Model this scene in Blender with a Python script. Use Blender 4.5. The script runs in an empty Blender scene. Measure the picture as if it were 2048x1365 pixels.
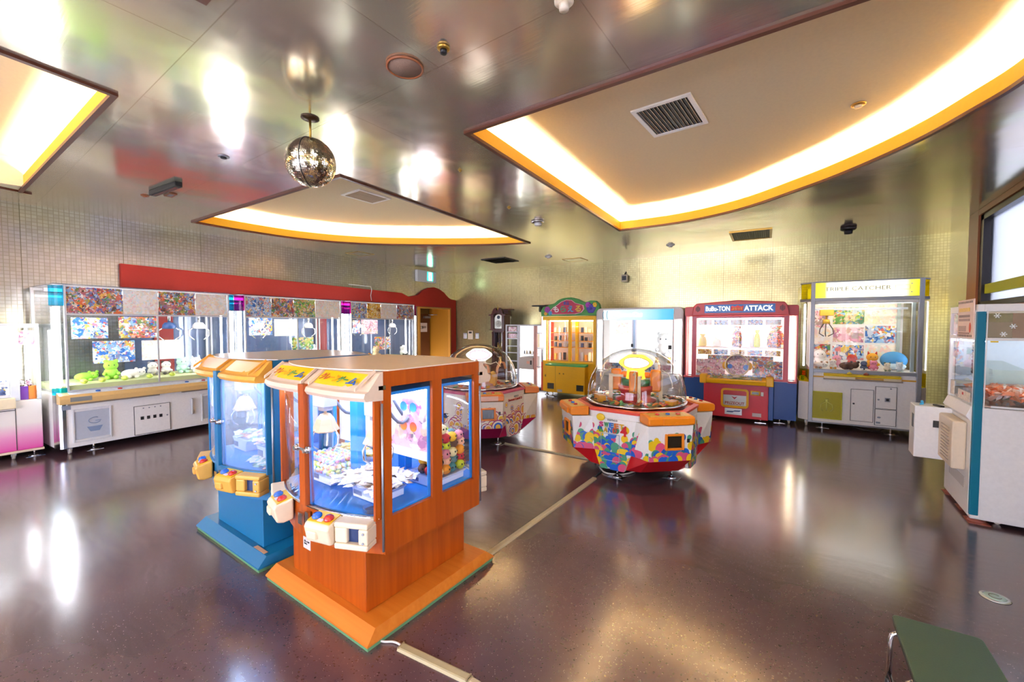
import bpy, bmesh, math, random
from mathutils import Vector, Matrix
from mathutils.geometry import tessellate_polygon
R = math.radians
sc = bpy.context.scene
COL = sc.collection

# ---------------------------------------------------------------- camera, world, exposure
FPX, EYE, YAW, PITCH = 842.0, 1.5, R(35.3), math.atan(32/842.)
cam_d = bpy.data.cameras.new('camera')
cam_d.sensor_fit = 'HORIZONTAL'; cam_d.sensor_width = 36.0
cam_d.lens = 36.0*FPX/2048.0
cam_d.clip_start = 0.05; cam_d.clip_end = 100
cam = bpy.data.objects.new('camera', cam_d); COL.objects.link(cam)
cam.location = (0, 0, EYE)
cam.rotation_euler = (R(90)-PITCH, 0, YAW)
sc.camera = cam
w = bpy.data.worlds.new('world'); sc.world = w; w.use_nodes = True
bg = w.node_tree.nodes['Background']
bg.inputs[0].default_value = (0.78, 0.80, 1.0, 1); bg.inputs[1].default_value = 3.3
sc.view_settings.view_transform = 'Standard'; sc.view_settings.look = 'None'
sc.view_settings.gamma = 1.0; sc.view_settings.use_curve_mapping = False
sc.view_settings.exposure = 2.0
sc.cycles.max_bounces = 8; sc.cycles.transparent_max_bounces = 24
sc.cycles.diffuse_bounces = 3; sc.cycles.glossy_bounces = 3
sc.cycles.caustics_reflective = False; sc.cycles.caustics_refractive = False
sc.cycles.sample_clamp_indirect = 4.0
COVE_K = 33.0      # strength of the cove tubes
TUBE_K = 7.5      # strength of the tubes in the machines

# pixel of the 2048x1365 photograph -> point on a real plane (used to survey positions)
_f = Vector((-math.sin(YAW)*math.cos(PITCH), math.cos(YAW)*math.cos(PITCH), -math.sin(PITCH)))
_r = Vector((math.cos(YAW), math.sin(YAW), 0)); _u = _r.cross(_f); _C = Vector((0, 0, EYE))
def ray(px, py): return _f + _r*((px-1024)/FPX) + _u*((682.5-py)/FPX)
def onz(px, py, z=0.0):
    d = ray(px, py); return _C + d*((z-EYE)/d.z)
def onplane(P0, deg, px, py, depth=0.0):
    """(u, z) on the vertical plane through P0, running along direction deg, pushed back by depth"""
    a = R(deg); n = Vector((-math.sin(a), math.cos(a), 0)); t = Vector((math.cos(a), math.sin(a), 0))
    p0 = Vector((P0[0], P0[1], 0)); d = ray(px, py)
    s = ((p0-_C).dot(n)+depth)/d.dot(n); p = _C+d*s
    return (p-p0).dot(t), p.z

# ---------------------------------------------------------------- mesh helpers
class MB:
    def __init__(s): s.v = []; s.f = []; s.sm = []; s.m = []; s.mi = 0
    def add(s, vs, fs, smooth=False, M=None):
        o = len(s.v)
        s.v += [tuple(M @ Vector(p)) if M else tuple(p) for p in vs]
        for f in fs: s.f.append([i+o for i in f]); s.sm.append(smooth); s.m.append(s.mi)
        return s
    def box(s, x0, x1, y0, y1, z0, z1, M=None):
        vs = [(x0,y0,z0),(x1,y0,z0),(x1,y1,z0),(x0,y1,z0),(x0,y0,z1),(x1,y0,z1),(x1,y1,z1),(x0,y1,z1)]
        return s.add(vs, [(0,3,2,1),(4,5,6,7),(0,1,5,4),(1,2,6,5),(2,3,7,6),(3,0,4,7)], M=M)
    def prism(s, pts, a, b, axis='z', M=None, smooth=False):
        n = len(pts)
        def P(p, h): return (p[0],p[1],h) if axis == 'z' else (p[0],h,p[1]) if axis == 'y' else (h,p[0],p[1])
        s.add([P(p,a) for p in pts]+[P(p,b) for p in pts], [tuple(range(n)), tuple(range(2*n-1,n-1,-1))], M=M)
        o = len(s.v)-2*n
        for i in range(n):
            j = (i+1) % n; s.f.append([o+i,o+j,o+n+j,o+n+i]); s.sm.append(smooth); s.m.append(s.mi)
        return s
    def loft(s, rings, closed=True, caps=True, smooth=False, M=None):
        n = len(rings[0]); vs = [p for r in rings for p in r]; fs = []
        for k in range(len(rings)-1):
            for i in range(n if closed else n-1):
                j = (i+1) % n; fs.append((k*n+i, k*n+j, (k+1)*n+j, (k+1)*n+i))
        s.add(vs, fs, smooth, M)
        if caps and closed:
            o = len(s.v)-len(vs)
            s.f += [[o+i for i in range(n)][::-1], [o+len(vs)-n+i for i in range(n)]]; s.sm += [False]*2; s.m += [s.mi]*2
        return s
    def frame(s, x0, x1, z0, z1, t, y0, y1, tb=None, M=None):
        tb = tb or t
        s.box(x0,x0+t,y0,y1,z0,z1,M); s.box(x1-t,x1,y0,y1,z0,z1,M)
        s.box(x0+t,x1-t,y0,y1,z0,z0+tb,M); s.box(x0+t,x1-t,y0,y1,z1-tb,z1,M); return s
    def cyl(s, p0, p1, r0, r1=None, n=16, smooth=True):
        p0 = Vector(p0); p1 = Vector(p1); r1 = r0 if r1 is None else r1
        q = (p1-p0).normalized().to_track_quat('Z','Y')
        ring = lambda c, r: [c + q @ Vector((r*math.cos(2*math.pi*i/n), r*math.sin(2*math.pi*i/n), 0)) for i in range(n)]
        return s.loft([ring(p0,r0), ring(p1,r1)], smooth=smooth)
    def tube(s, path, r, n=8):
        P = [Vector(p) for p in path]; rings = []; q = None
        for i, p in enumerate(P):
            d = (P[min(i+1,len(P)-1)]-P[max(i-1,0)]).normalized()
            if q is None: q = d.to_track_quat('Z','Y')
            else: q = (q @ Vector((0,0,1))).rotation_difference(d) @ q
            rings.append([p + q @ Vector((r*math.cos(2*math.pi*k/n), r*math.sin(2*math.pi*k/n), 0)) for k in range(n)])
        return s.loft(rings, smooth=True)
    def lathe(s, prof, c=(0,0,0), n=32, smooth=True, M=None):
        rings = [[(c[0]+r*math.cos(2*math.pi*i/n), c[1]+r*math.sin(2*math.pi*i/n), c[2]+z) for i in range(n)] for r, z in prof]
        return s.loft(rings, smooth=smooth, caps=True, M=M)
    def ell(s, c, r, n=16, m=10, M=None, smooth=True):
        r = (r,r,r) if not hasattr(r,'__len__') else r
        rings = []
        for k in range(m+1):
            a = math.pi*(k+.0)/m; sr = max(math.sin(a), 1e-3)
            rings.append([(c[0]+r[0]*sr*math.cos(2*math.pi*i/n), c[1]+r[1]*sr*math.sin(2*math.pi*i/n), c[2]-r[2]*math.cos(a)) for i in range(n)])
        return s.loft(rings, smooth=smooth, M=M)
    def mesh(s, name, mats):
        me = bpy.data.meshes.new(name)
        me.from_pydata(s.v, [], s.f)
        me.polygons.foreach_set('use_smooth', s.sm); me.polygons.foreach_set('material_index', s.m)
        bm = bmesh.new(); bm.from_mesh(me); bmesh.ops.recalc_face_normals(bm, faces=bm.faces); bm.to_mesh(me); bm.free()
        for m in (mats if isinstance(mats, (list,tuple)) else [mats]): me.materials.append(m)
        me.update(); return me
    def build(s, name, mats, parent=None, bev=0, loc=None, label=None, seg=2):
        o = bpy.data.objects.new(name, s.mesh(name, mats)); COL.objects.link(o)
        if parent: o.parent = parent
        if loc: o.location = loc
        if bev:
            b = o.modifiers.new('bevel','BEVEL'); b.width = bev; b.segments = seg; b.limit_method = 'ANGLE'; b.angle_limit = R(40)
            b.harden_normals = False
        if label: o['label'] = label
        return o
def box(name, m, parent, x0, x1, y0, y1, z0, z1, bev=0, label=None):
    return MB().box(x0,x1,y0,y1,z0,z1).build(name, m, parent, bev, label=label)
def tag(o, label, cat, group=None, kind=None):
    o['label'] = label; o['category'] = cat
    if group: o['group'] = group
    if kind: o['kind'] = kind
    return o
def thing(name, label, cat, loc=(0,0,0), rz=0, group=None):
    o = bpy.data.objects.new(name, None); COL.objects.link(o); o.empty_display_size = .1
    o.location = loc; o.rotation_euler = (0,0,R(rz)); return tag(o, label, cat, group)
def struct(o): o['kind'] = 'structure'; return o
_kids = {}
def copy_tree(o, parent=None):
    c = o.copy(); COL.objects.link(c)
    if parent: c.parent = parent
    for ch in list(o.children): copy_tree(ch, c)
    return c
def text(name, s, m, parent, x, y, z, wd, h, M=None, ext=.002, bold=0, shear=0, label=None):
    """lettering centred at x,z on a plane facing -y, fitted to wd x h"""
    cu = bpy.data.curves.new(name, 'FONT'); cu.body = s; cu.extrude = ext; cu.offset = bold; cu.shear = shear; cu.resolution_u = 3
    o = bpy.data.objects.new(name, cu); COL.objects.link(o)
    dg = bpy.context.evaluated_depsgraph_get()
    me = bpy.data.meshes.new_from_object(o.evaluated_get(dg)); bpy.data.objects.remove(o); me.name = name
    if not me.vertices: return None
    xs = [v.co.x for v in me.vertices]; ys = [v.co.y for v in me.vertices]
    sx = wd/max(max(xs)-min(xs),1e-6); sy = h/max(max(ys)-min(ys),1e-6)
    cx = (max(xs)+min(xs))/2; cy = (max(ys)+min(ys))/2
    for v in me.vertices:
        p = Vector((x+(v.co.x-cx)*sx, y-v.co.z, z+(v.co.y-cy)*sy))
        v.co = M @ p if M else p
    me.materials.clear(); me.materials.append(m)
    ob = bpy.data.objects.new(name, me); COL.objects.link(ob); ob.parent = parent
    if label: ob['label'] = label
    return ob

# ---------------------------------------------------------------- materials
def lin(h):
    h = h.lstrip('#'); c = [int(h[i:i+2],16)/255 for i in (0,2,4)]
    return tuple((x/12.92 if x <= .04045 else ((x+.055)/1.055)**2.4) for x in c)+(1,)
_M = {}
def mat(name, hexc=None, rough=.5, metal=0, emit=0, ecol=None, coat=0, spec=None, bump=0, bscale=40, var=0):
    if name in _M: return _M[name]
    m = bpy.data.materials.new(name); m.use_nodes = True; nt = m.node_tree; b = nt.nodes['Principled BSDF']
    c = lin(hexc) if hexc else (1,1,1,1)
    b.inputs['Base Color'].default_value = c; b.inputs['Roughness'].default_value = rough; b.inputs['Metallic'].default_value = metal
    if coat: b.inputs['Coat Weight'].default_value = coat; b.inputs['Coat Roughness'].default_value = .08
    if spec is not None: b.inputs['Specular IOR Level'].default_value = spec
    if emit:
        b.inputs['Emission Color'].default_value = lin(ecol) if ecol else c; b.inputs['Emission Strength'].default_value = emit
    tc = nt.nodes.new('ShaderNodeTexCoord')
    nz = nt.nodes.new('ShaderNodeTexNoise'); nz.inputs['Scale'].default_value = bscale
    nt.links.new(tc.outputs['Object'], nz.inputs['Vector'])
    if bump:
        bp = nt.nodes.new('ShaderNodeBump'); bp.inputs['Strength'].default_value = bump; bp.inputs['Distance'].default_value = .01
        nt.links.new(nz.outputs['Fac'], bp.inputs['Height']); nt.links.new(bp.outputs[0], b.inputs['Normal'])
    v = var or .06
    hs = nt.nodes.new('ShaderNodeMixRGB'); hs.blend_type = 'MULTIPLY'; hs.inputs[0].default_value = 1; hs.inputs[1].default_value = c
    mr = nt.nodes.new('ShaderNodeMapRange'); mr.inputs[3].default_value = 1-v; mr.inputs[4].default_value = 1+v
    nt.links.new(nz.outputs['Fac'], mr.inputs[0]); nt.links.new(mr.outputs[0], hs.inputs[2]); nt.links.new(hs.outputs[0], b.inputs['Base Color'])
    _M[name] = m; return m
def nodes(name):
    m = bpy.data.materials.new(name); m.use_nodes = True; nt = m.node_tree
    return m, nt, nt.nodes['Principled BSDF'], (lambda t, **k: _mk(nt, t, k)), nt.links.new
def _mk(nt, t, k):
    n = nt.nodes.new('ShaderNode'+t)
    for a, v in k.items():
        if a.startswith('i_'): n.inputs[int(a[2:]) if a[2:].isdigit() else a[2:]].default_value = v
        else: setattr(n, a, v)
    return n
def ramp(N, stops, interp='LINEAR'):
    r = N('ValToRGB'); cr = r.color_ramp; cr.interpolation = interp
    while len(cr.elements) < len(stops): cr.elements.new(.5)
    for e, (p, c) in zip(cr.elements, stops): e.position = p; e.color = lin(c) if isinstance(c, str) else c
    return r
def glass(name, tint=(1,1,1), refl=1.0, rough=.01, pw_=5):
    m, nt, b, N, L = nodes(name); nt.nodes.remove(b)
    t = N('BsdfTransparent'); t.inputs[0].default_value = (*tint,1)
    g = N('BsdfGlossy'); g.inputs['Roughness'].default_value = rough
    fr = N('LayerWeight'); pw = N('Math', operation='POWER'); pw.inputs[1].default_value = pw_; L(fr.outputs['Facing'], pw.inputs[0])
    mm = N('Math', operation='MULTIPLY_ADD', use_clamp=True); mm.inputs[1].default_value = .8; mm.inputs[2].default_value = .022*refl; L(pw.outputs[0], mm.inputs[0])
    x = N('MixShader'); L(mm.outputs[0], x.inputs[0]); L(t.outputs[0], x.inputs[1]); L(g.outputs[0], x.inputs[2])
    L(x.outputs[0], nt.nodes['Material Output'].inputs[0]); return m

def mat_ceiling():
    m, nt, b, N, L = nodes('brushed_foil_ceiling'); tc = N('TexCoord')
    n1 = N('TexNoise'); n1.inputs['Scale'].default_value = .55; n1.inputs['Detail'].default_value = 3; L(tc.outputs['Object'], n1.inputs['Vector'])
    r = ramp(N, [(.3,'#ead6b0'),(.42,'#ecdac6'),(.5,'#e2dec0'),(.58,'#edd3cc'),(.7,'#e4ddd0')]); L(n1.outputs['Fac'], r.inputs[0])
    br = N('TexBrick'); br.offset = .5; br.inputs['Scale'].default_value = 1; br.inputs['Mortar Size'].default_value = .003
    br.inputs['Brick Width'].default_value = 1.8; br.inputs['Row Height'].default_value = .9; br.inputs['Mortar Smooth'].default_value = 0
    br.inputs['Color1'].default_value = (1,1,1,1); br.inputs['Color2'].default_value = (.94,.94,.94,1); br.inputs['Mortar'].default_value = (.72,.67,.6,1)
    L(tc.outputs['Object'], br.inputs['Vector'])
    mx = N('MixRGB', blend_type='MULTIPLY'); mx.inputs[0].default_value = 1; L(r.outputs[0], mx.inputs[1]); L(br.outputs['Color'], mx.inputs[2])
    L(mx.outputs[0], b.inputs['Base Color'])
    b.inputs['Metallic'].default_value = .8; b.inputs['Roughness'].default_value = .15
    n2 = N('TexNoise'); n2.inputs['Scale'].default_value = 1.6; n2.inputs['Detail'].default_value = 2; L(tc.outputs['Object'], n2.inputs['Vector'])
    mp = N('Mapping'); mp.inputs['Scale'].default_value = (3,60,1); L(tc.outputs['Object'], mp.inputs[0])
    n3 = N('TexNoise'); n3.inputs['Scale'].default_value = 1; L(mp.outputs[0], n3.inputs['Vector'])
    ad = N('Math', operation='MULTIPLY_ADD'); L(n3.outputs['Fac'], ad.inputs[0]); ad.inputs[1].default_value = .02; L(n2.outputs['Fac'], ad.inputs[2])
    bp = N('Bump'); bp.inputs['Strength'].default_value = .25; bp.inputs['Distance'].default_value = .03; L(ad.outputs[0], bp.inputs['Height'])
    L(bp.outputs[0], b.inputs['Normal'])
    return m
def mat_wallfoil(name, tint):
    m, nt, b, N, L = nodes(name); tc = N('TexCoord')
    sp = N('SeparateXYZ'); L(tc.outputs['Object'], sp.inputs[0])
    ad = N('Math', operation='ADD'); L(sp.outputs[0], ad.inputs[0]); L(sp.outputs[1], ad.inputs[1])
    cb = N('CombineXYZ'); L(ad.outputs[0], cb.inputs[0]); L(sp.outputs[2], cb.inputs[1])
    br = N('TexBrick'); br.offset = 0; br.inputs['Scale'].default_value = 1; br.inputs['Brick Width'].default_value = .045; br.inputs['Row Height'].default_value = .045
    br.inputs['Mortar Size'].default_value = .0035; br.inputs['Mortar Smooth'].default_value = .2
    br.inputs['Color1'].default_value = (1,1,1,1); br.inputs['Color2'].default_value = (.84,.84,.84,1); br.inputs['Mortar'].default_value = (.66,.64,.57,1)
    L(cb.outputs[0], br.inputs['Vector'])
    b2 = N('TexBrick'); b2.offset = 0; b2.inputs['Scale'].default_value = 1; b2.inputs['Brick Width'].default_value = .9; b2.inputs['Row Height'].default_value = 30
    b2.inputs['Mortar Size'].default_value = .004; b2.inputs['Color1'].default_value = (1,1,1,1); b2.inputs['Color2'].default_value = (.93,.93,.93,1); b2.inputs['Mortar'].default_value = (.6,.58,.5,1)
    L(cb.outputs[0], b2.inputs['Vector'])
    n1 = N('TexNoise'); n1.inputs['Scale'].default_value = .8; n1.inputs['Detail'].default_value = 3; L(tc.outputs['Object'], n1.inputs['Vector'])
    r = ramp(N, [(.3, tint[0]),(.5, tint[1]),(.7, tint[2])]); L(n1.outputs['Fac'], r.inputs[0])
    m1 = N('MixRGB', blend_type='MULTIPLY'); m1.inputs[0].default_value = 1; L(r.outputs[0], m1.inputs[1]); L(br.outputs['Color'], m1.inputs[2])
    m2 = N('MixRGB', blend_type='MULTIPLY'); m2.inputs[0].default_value = 1; L(m1.outputs[0], m2.inputs[1]); L(b2.outputs['Color'], m2.inputs[2])
    L(m2.outputs[0], b.inputs['Base Color']); b.inputs['Metallic'].default_value = .72; b.inputs['Roughness'].default_value = .26
    wn = N('TexNoise'); wn.inputs['Scale'].default_value = 3; L(tc.outputs['Object'], wn.inputs['Vector'])
    bp = N('Bump'); bp.inputs['Strength'].default_value = .2; bp.inputs['Distance'].default_value = .02; L(wn.outputs['Fac'], bp.inputs['Height'])
    L(bp.outputs[0], b.inputs['Normal'])
    return m
def mat_floor():
    m, nt, b, N, L = nodes('speckled_vinyl_floor'); tc = N('TexCoord')
    n1 = N('TexNoise'); n1.inputs['Scale'].default_value = 1.1; n1.inputs['Detail'].default_value = 4; L(tc.outputs['Object'], n1.inputs['Vector'])
    base = ramp(N, [(.35,'#543f43'),(.65,'#644c50')]); L(n1.outputs['Fac'], base.inputs[0])
    v = N('TexVoronoi'); v.inputs['Scale'].default_value = 150; L(tc.outputs['Object'], v.inputs['Vector'])
    lt = N('Math', operation='LESS_THAN'); lt.inputs[1].default_value = .22; L(v.outputs['Distance'], lt.inputs[0])
    sp = N('SeparateXYZ'); L(v.outputs['Color'], sp.inputs[0])
    gt = N('Math', operation='GREATER_THAN'); gt.inputs[1].default_value = .93; L(sp.outputs[0], gt.inputs[0])
    mu = N('Math', operation='MULTIPLY'); L(lt.outputs[0], mu.inputs[0]); L(gt.outputs[0], mu.inputs[1])
    m1 = N('MixRGB'); L(mu.outputs[0], m1.inputs[0]); L(base.outputs[0], m1.inputs[1]); m1.inputs[2].default_value = lin('#a8918e')
    gt2 = N('Math', operation='LESS_THAN'); gt2.inputs[1].default_value = .05; L(sp.outputs[1], gt2.inputs[0])
    m2 = N('MixRGB'); L(gt2.outputs[0], m2.inputs[0]); L(m1.outputs[0], m2.inputs[1]); m2.inputs[2].default_value = lin('#46302f')
    L(m2.outputs[0], b.inputs['Base Color'])
    # scuffs: thin random scratches
    mp = N('Mapping'); mp.inputs['Scale'].default_value = (1,14,1); mp.inputs['Rotation'].default_value = (0,0,.6)
    n0 = N('TexNoise'); n0.inputs['Scale'].default_value = 2; L(tc.outputs['Object'], n0.inputs['Vector'])
    mxv = N('MixRGB'); mxv.inputs[0].default_value = .25; L(tc.outputs['Object'], mxv.inputs[1]); L(n0.outputs['Color'], mxv.inputs[2]); L(mxv.outputs[0], mp.inputs[0])
    n2 = N('TexNoise'); n2.inputs['Scale'].default_value = 3; n2.inputs['Detail'].default_value = 8; L(mp.outputs[0], n2.inputs['Vector'])
    rr = N('MapRange'); rr.inputs[1].default_value = .35; rr.inputs[2].default_value = .7; rr.inputs[3].default_value = .16; rr.inputs[4].default_value = .24; L(n2.outputs['Fac'], rr.inputs[0])
    L(rr.outputs[0], b.inputs['Roughness']); b.inputs['Specular IOR Level'].default_value = .9
    b.inputs['Coat Weight'].default_value = .6; b.inputs['Coat Roughness'].default_value = .16
    n4 = N('TexNoise'); n4.inputs['Scale'].default_value = 1.7; n4.inputs['Detail'].default_value = 3; L(tc.outputs['Object'], n4.inputs['Vector'])
    bp = N('Bump'); bp.inputs['Strength'].default_value = .05; bp.inputs['Distance'].default_value = .02; L(n4.outputs['Fac'], bp.inputs['Height'])
    L(bp.outputs[0], b.inputs['Normal']); L(bp.outputs[0], b.inputs['Coat Normal'])
    return m
def mat_wood(name, c1, c2, rough=.35, axis=2):
    m, nt, b, N, L = nodes(name); tc = N('TexCoord')
    mp = N('Mapping'); s = [30,30,30]; s[axis] = 1.2; mp.inputs['Scale'].default_value = s; L(tc.outputs['Object'], mp.inputs[0])
    n = N('TexNoise'); n.inputs['Scale'].default_value = 1; n.inputs['Detail'].default_value = 3; L(mp.outputs[0], n.inputs['Vector'])
    r = ramp(N, [(.35,c1),(.65,c2)]); L(n.outputs['Fac'], r.inputs[0]); L(r.outputs[0], b.inputs['Base Color'])
    b.inputs['Roughness'].default_value = rough; b.inputs['Specular IOR Level'].default_value = .4
    return m
PAL = {'busy': ['#e2703a','#2d64b5','#f3f0e6','#e9b530','#4d8f4f','#b7342e','#89b8e2','#5a3a2c','#f0b7a8'],
       'pale': ['#fbf3e4','#f6dfc0','#e9f0ee','#fff8ef','#f9e6cf','#e2efe4','#f7cfc6','#fffaf2','#fcebc0'],
       'blue': ['#2f6dbd','#9ecbf0','#e8f2fb','#2a4d8c','#f2d04a','#cfe3f2','#e05a3e','#5fa4d8','#ffffff'],
       'green': ['#5f9e3e','#a7cc58','#e8c07a','#3d7a3a','#8fc3ea','#f4e6c2','#d98244','#2f6b8e','#cfe08a'],
       'pink': ['#f4c3cf','#fbe6ea','#d98aa5','#fff6f4','#b46a8e','#f1d9a8','#9a7f86','#f7a8b8','#ffffff'],
       'gold': ['#f2b21e','#fbd968','#c9740e','#fff1b8','#e28a12','#7a4d12','#ffe27a','#f7c838','#fffbe8']}
_P = {}
def poster(kind, seed=0, scale=7):
    """printed artwork: a soft sky-to-ground wash with a crowd of coloured blots"""
    k = (kind, seed, scale)
    if k in _P: return _P[k]
    m, nt, b, N, L = nodes('printed_poster_'+kind); tc = N('TexCoord')
    mp = N('Mapping'); mp.inputs['Location'].default_value = (seed*3.7, seed*1.3, seed*2.1); L(tc.outputs['Object'], mp.inputs[0])
    nz = N('TexNoise'); nz.inputs['Scale'].default_value = scale*2.2; nz.inputs['Detail'].default_value = 3; L(mp.outputs[0], nz.inputs['Vector'])
    mx = N('MixRGB'); mx.inputs[0].default_value = .07; L(mp.outputs[0], mx.inputs[1]); L(nz.outputs['Color'], mx.inputs[2])
    v = N('TexVoronoi'); v.inputs['Scale'].default_value = scale*4.6; v.inputs['Randomness'].default_value = 1; L(mx.outputs[0], v.inputs['Vector'])
    sp = N('SeparateXYZ'); L(v.outputs['Color'], sp.inputs[0])
    c = PAL[kind]; r = ramp(N, [(i/len(c), x) for i, x in enumerate(c)], 'CONSTANT'); L(sp.outputs[0], r.inputs[0])
    v2 = N('TexVoronoi'); v2.inputs['Scale'].default_value = scale*1.5; L(mx.outputs[0], v2.inputs['Vector'])
    s2 = N('SeparateXYZ'); L(v2.outputs['Color'], s2.inputs[0])
    r2 = ramp(N, [(i/len(c), x) for i, x in enumerate(c[::-1])], 'LINEAR'); L(s2.outputs[1], r2.inputs[0])
    mk = N('MapRange'); mk.inputs[1].default_value = .42; mk.inputs[2].default_value = .55; L(nz.outputs['Fac'], mk.inputs[0])
    m2 = N('MixRGB'); L(mk.outputs[0], m2.inputs[0]); L(r.outputs[0], m2.inputs[1]); L(r2.outputs[0], m2.inputs[2])
    L(m2.outputs[0], b.inputs['Base Color']); b.inputs['Roughness'].default_value = .35
    _P[k] = m; return m
def mat_bands(name, stops, axis=2, lo=-1, hi=1, rough=.35, interp='LINEAR'):
    m, nt, b, N, L = nodes(name); tc = N('TexCoord'); sp = N('SeparateXYZ'); L(tc.outputs['Object'], sp.inputs[0])
    mr = N('MapRange'); mr.inputs[1].default_value = lo; mr.inputs[2].default_value = hi; L(sp.outputs[axis], mr.inputs[0])
    r = ramp(N, stops, interp); L(mr.outputs[0], r.inputs[0]); L(r.outputs[0], b.inputs['Base Color']); b.inputs['Roughness'].default_value = rough; return m
def mat_grille(name, c1, c2, pitch, axis=0, rough=.5):
    m, nt, b, N, L = nodes(name); tc = N('TexCoord'); sp = N('SeparateXYZ'); L(tc.outputs['Object'], sp.inputs[0])
    a = N('Math', operation='DIVIDE'); L(sp.outputs[axis], a.inputs[0]); a.inputs[1].default_value = pitch
    f = N('Math', operation='FRACT'); L(a.outputs[0], f.inputs[0]); r = ramp(N, [(0,c1),(.5,c2)], 'CONSTANT'); L(f.outputs[0], r.inputs[0])
    L(r.outputs[0], b.inputs['Base Color']); b.inputs['Roughness'].default_value = rough; return m

CEIL = mat_ceiling(); FLOOR = mat_floor()
WALL_L = mat_wallfoil('foil_grid_wall_silver', ['#c9c0a4','#c2bab4','#cdc49c'])
WALL_B = mat_wallfoil('foil_grid_wall_gold', ['#d2c688','#d3ca98','#dcd398'])
G = glass('clear_glass'); GB = glass('aqua_acrylic', (.12,.72,.92)); GM = glass('magenta_acrylic', (.85,.12,.62))
GD = glass('dome_acrylic', (.93,.94,.95), 2.2, pw_=2.6); GY = glass('yellow_acrylic', (.92,.85,.08)); GW = glass('acrylic_painted_haze', (.90,.94,.98), 1.6)
def paint_haze(m, amt, col):
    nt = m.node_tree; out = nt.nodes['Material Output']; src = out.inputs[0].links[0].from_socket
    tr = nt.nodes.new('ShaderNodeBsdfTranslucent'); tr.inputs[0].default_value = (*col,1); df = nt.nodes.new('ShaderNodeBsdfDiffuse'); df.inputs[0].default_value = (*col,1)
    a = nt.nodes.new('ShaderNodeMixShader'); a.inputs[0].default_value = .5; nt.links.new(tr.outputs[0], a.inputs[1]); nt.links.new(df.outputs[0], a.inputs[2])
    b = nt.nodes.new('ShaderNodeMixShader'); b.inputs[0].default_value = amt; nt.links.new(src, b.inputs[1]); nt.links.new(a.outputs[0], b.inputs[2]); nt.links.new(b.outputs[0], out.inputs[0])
paint_haze(GW, .13, (.85,.93,1.0))  # pale haze painted into the panes in place of a wall reflection
WHITE = mat('white_enamel','#f3f0eb',.32); WARM = mat('ivory_plastic','#e6d3b6',.38,bump=.03); BEIGE = mat('beige_plastic','#dcc9b0',.4)
GREY = mat('grey_steel','#9a9da3',.35,.7); CHROME = mat('chrome','#c9c9cc',.12,1); DARK = mat('black_plastic','#151416',.45)
ALU = mat('pale_aluminium','#cfd0d2',.35,.5); NAVY = mat('navy_plastic','#17305e',.4)
TUBE = mat('lit_white_tube','#ffffff',.5,emit=TUBE_K,ecol='#f4f7ff'); TUBEB = mat('lit_cool_tube','#ffffff',.5,emit=TUBE_K*2.2,ecol='#dfeaff')
TUBEW = mat('lit_warm_tube','#ffffff',.5,emit=TUBE_K*.6,ecol='#fff0c4'); COVE = mat('lit_cove_tube','#ffffff',.5,emit=COVE_K,ecol='#fff4e0')
COVEW = mat('lit_cove_tube_white','#ffffff',.5,emit=COVE_K,ecol='#fff0d8')
LITPANEL = mat('backlit_white_panel','#ffffff',.5,emit=.13,ecol='#f8fbff')
TUBEC = mat('lit_white_tube_dim','#ffffff',.5,emit=TUBE_K*.5,ecol='#f8faff')
ORANGE = mat_wood('orange_veneer','#a04408','#b4530e'); ORANGE2 = mat_wood('pale_orange_veneer','#c96f1e','#d27b28',.4,0)
BLUE = mat('blue_enamel','#0f6a97',.38); BLUEIN = mat('bright_blue_lining','#1b84d8',.4)
AMBER = mat('amber_plastic','#e0a03c',.35,bump=.03); YEL = mat('yellow_panel','#f5c90f',.35); REDP = mat('red_enamel','#c62a2e',.35)
PINKRED = mat('coral_red_enamel','#dc3a4c',.35); BLUEP = mat('royal_blue_enamel','#0d4a9c',.35); YELM = mat('yellow_enamel','#ffc408',.35)
REDWALL = mat('matt_red_paint','#b82c1c',.6); COPPER = mat('copper_brown_paint','#9c5a34',.4); FASCIA = mat('amber_painted_fascia','#ffc02e',.5)
RECESS = mat('cream_recess_paint','#e6d4ae',.7); TRIMBR = mat('dark_brown_trim','#5d2d18',.4)
BRASS = mat('dull_brass','#b08a3c',.35,.8)

# ---------------------------------------------------------------- room
CH = 3.0
PA, PB, PC, PD = (-8.53,9.15), (1.83,9.77), (1.83,-3.5), (-7.685,-3.5)
room = [PD, PC, PB, PA]
fl = MB(); fl.prism([(PD[0]-.1,PD[1]-.1),(PC[0]+.1,PC[1]-.1),(PB[0]+.1,PB[1]+.1),(PA[0]-.1,PA[1]+.1)], -.1, 0)
struct(fl.build('floor', FLOOR))
def arcpts(c, r, a0, a1, n=28): return [(c[0]+r*math.cos(R(a0+(a1-a0)*i/n)), c[1]+r*math.sin(R(a0+(a1-a0)*i/n))) for i in range(n+1)]
def spline(pts, k=5):
    out = []
    for i in range(len(pts)-1):
        p0 = pts[max(i-1,0)]; p1 = pts[i]; p2 = pts[i+1]; p3 = pts[min(i+2,len(pts)-1)]
        for j in range(k):
            t = j/k
            out.append(tuple(.5*((2*p1[d])+(-p0[d]+p2[d])*t+(2*p0[d]-5*p1[d]+4*p2[d]-p3[d])*t*t+(-p0[d]+3*p1[d]-3*p2[d]+p3[d])*t**3) for d in (0,1)))
    return out+[pts[-1]]
arc1 = spline([(1.14,2.56),(1.12,3.25),(1.03,3.92),(.88,4.31),(.66,4.75),(.28,5.26),(-.13,5.67),(-.80,6.20),(-1.60,6.47),(-2.48,6.45)])
arc2 = spline([(-4.22,6.49),(-4.97,6.17),(-5.91,5.54),(-6.78,4.75),(-7.24,3.90),(-7.36,3.0),(-7.33,2.36)])
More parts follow.
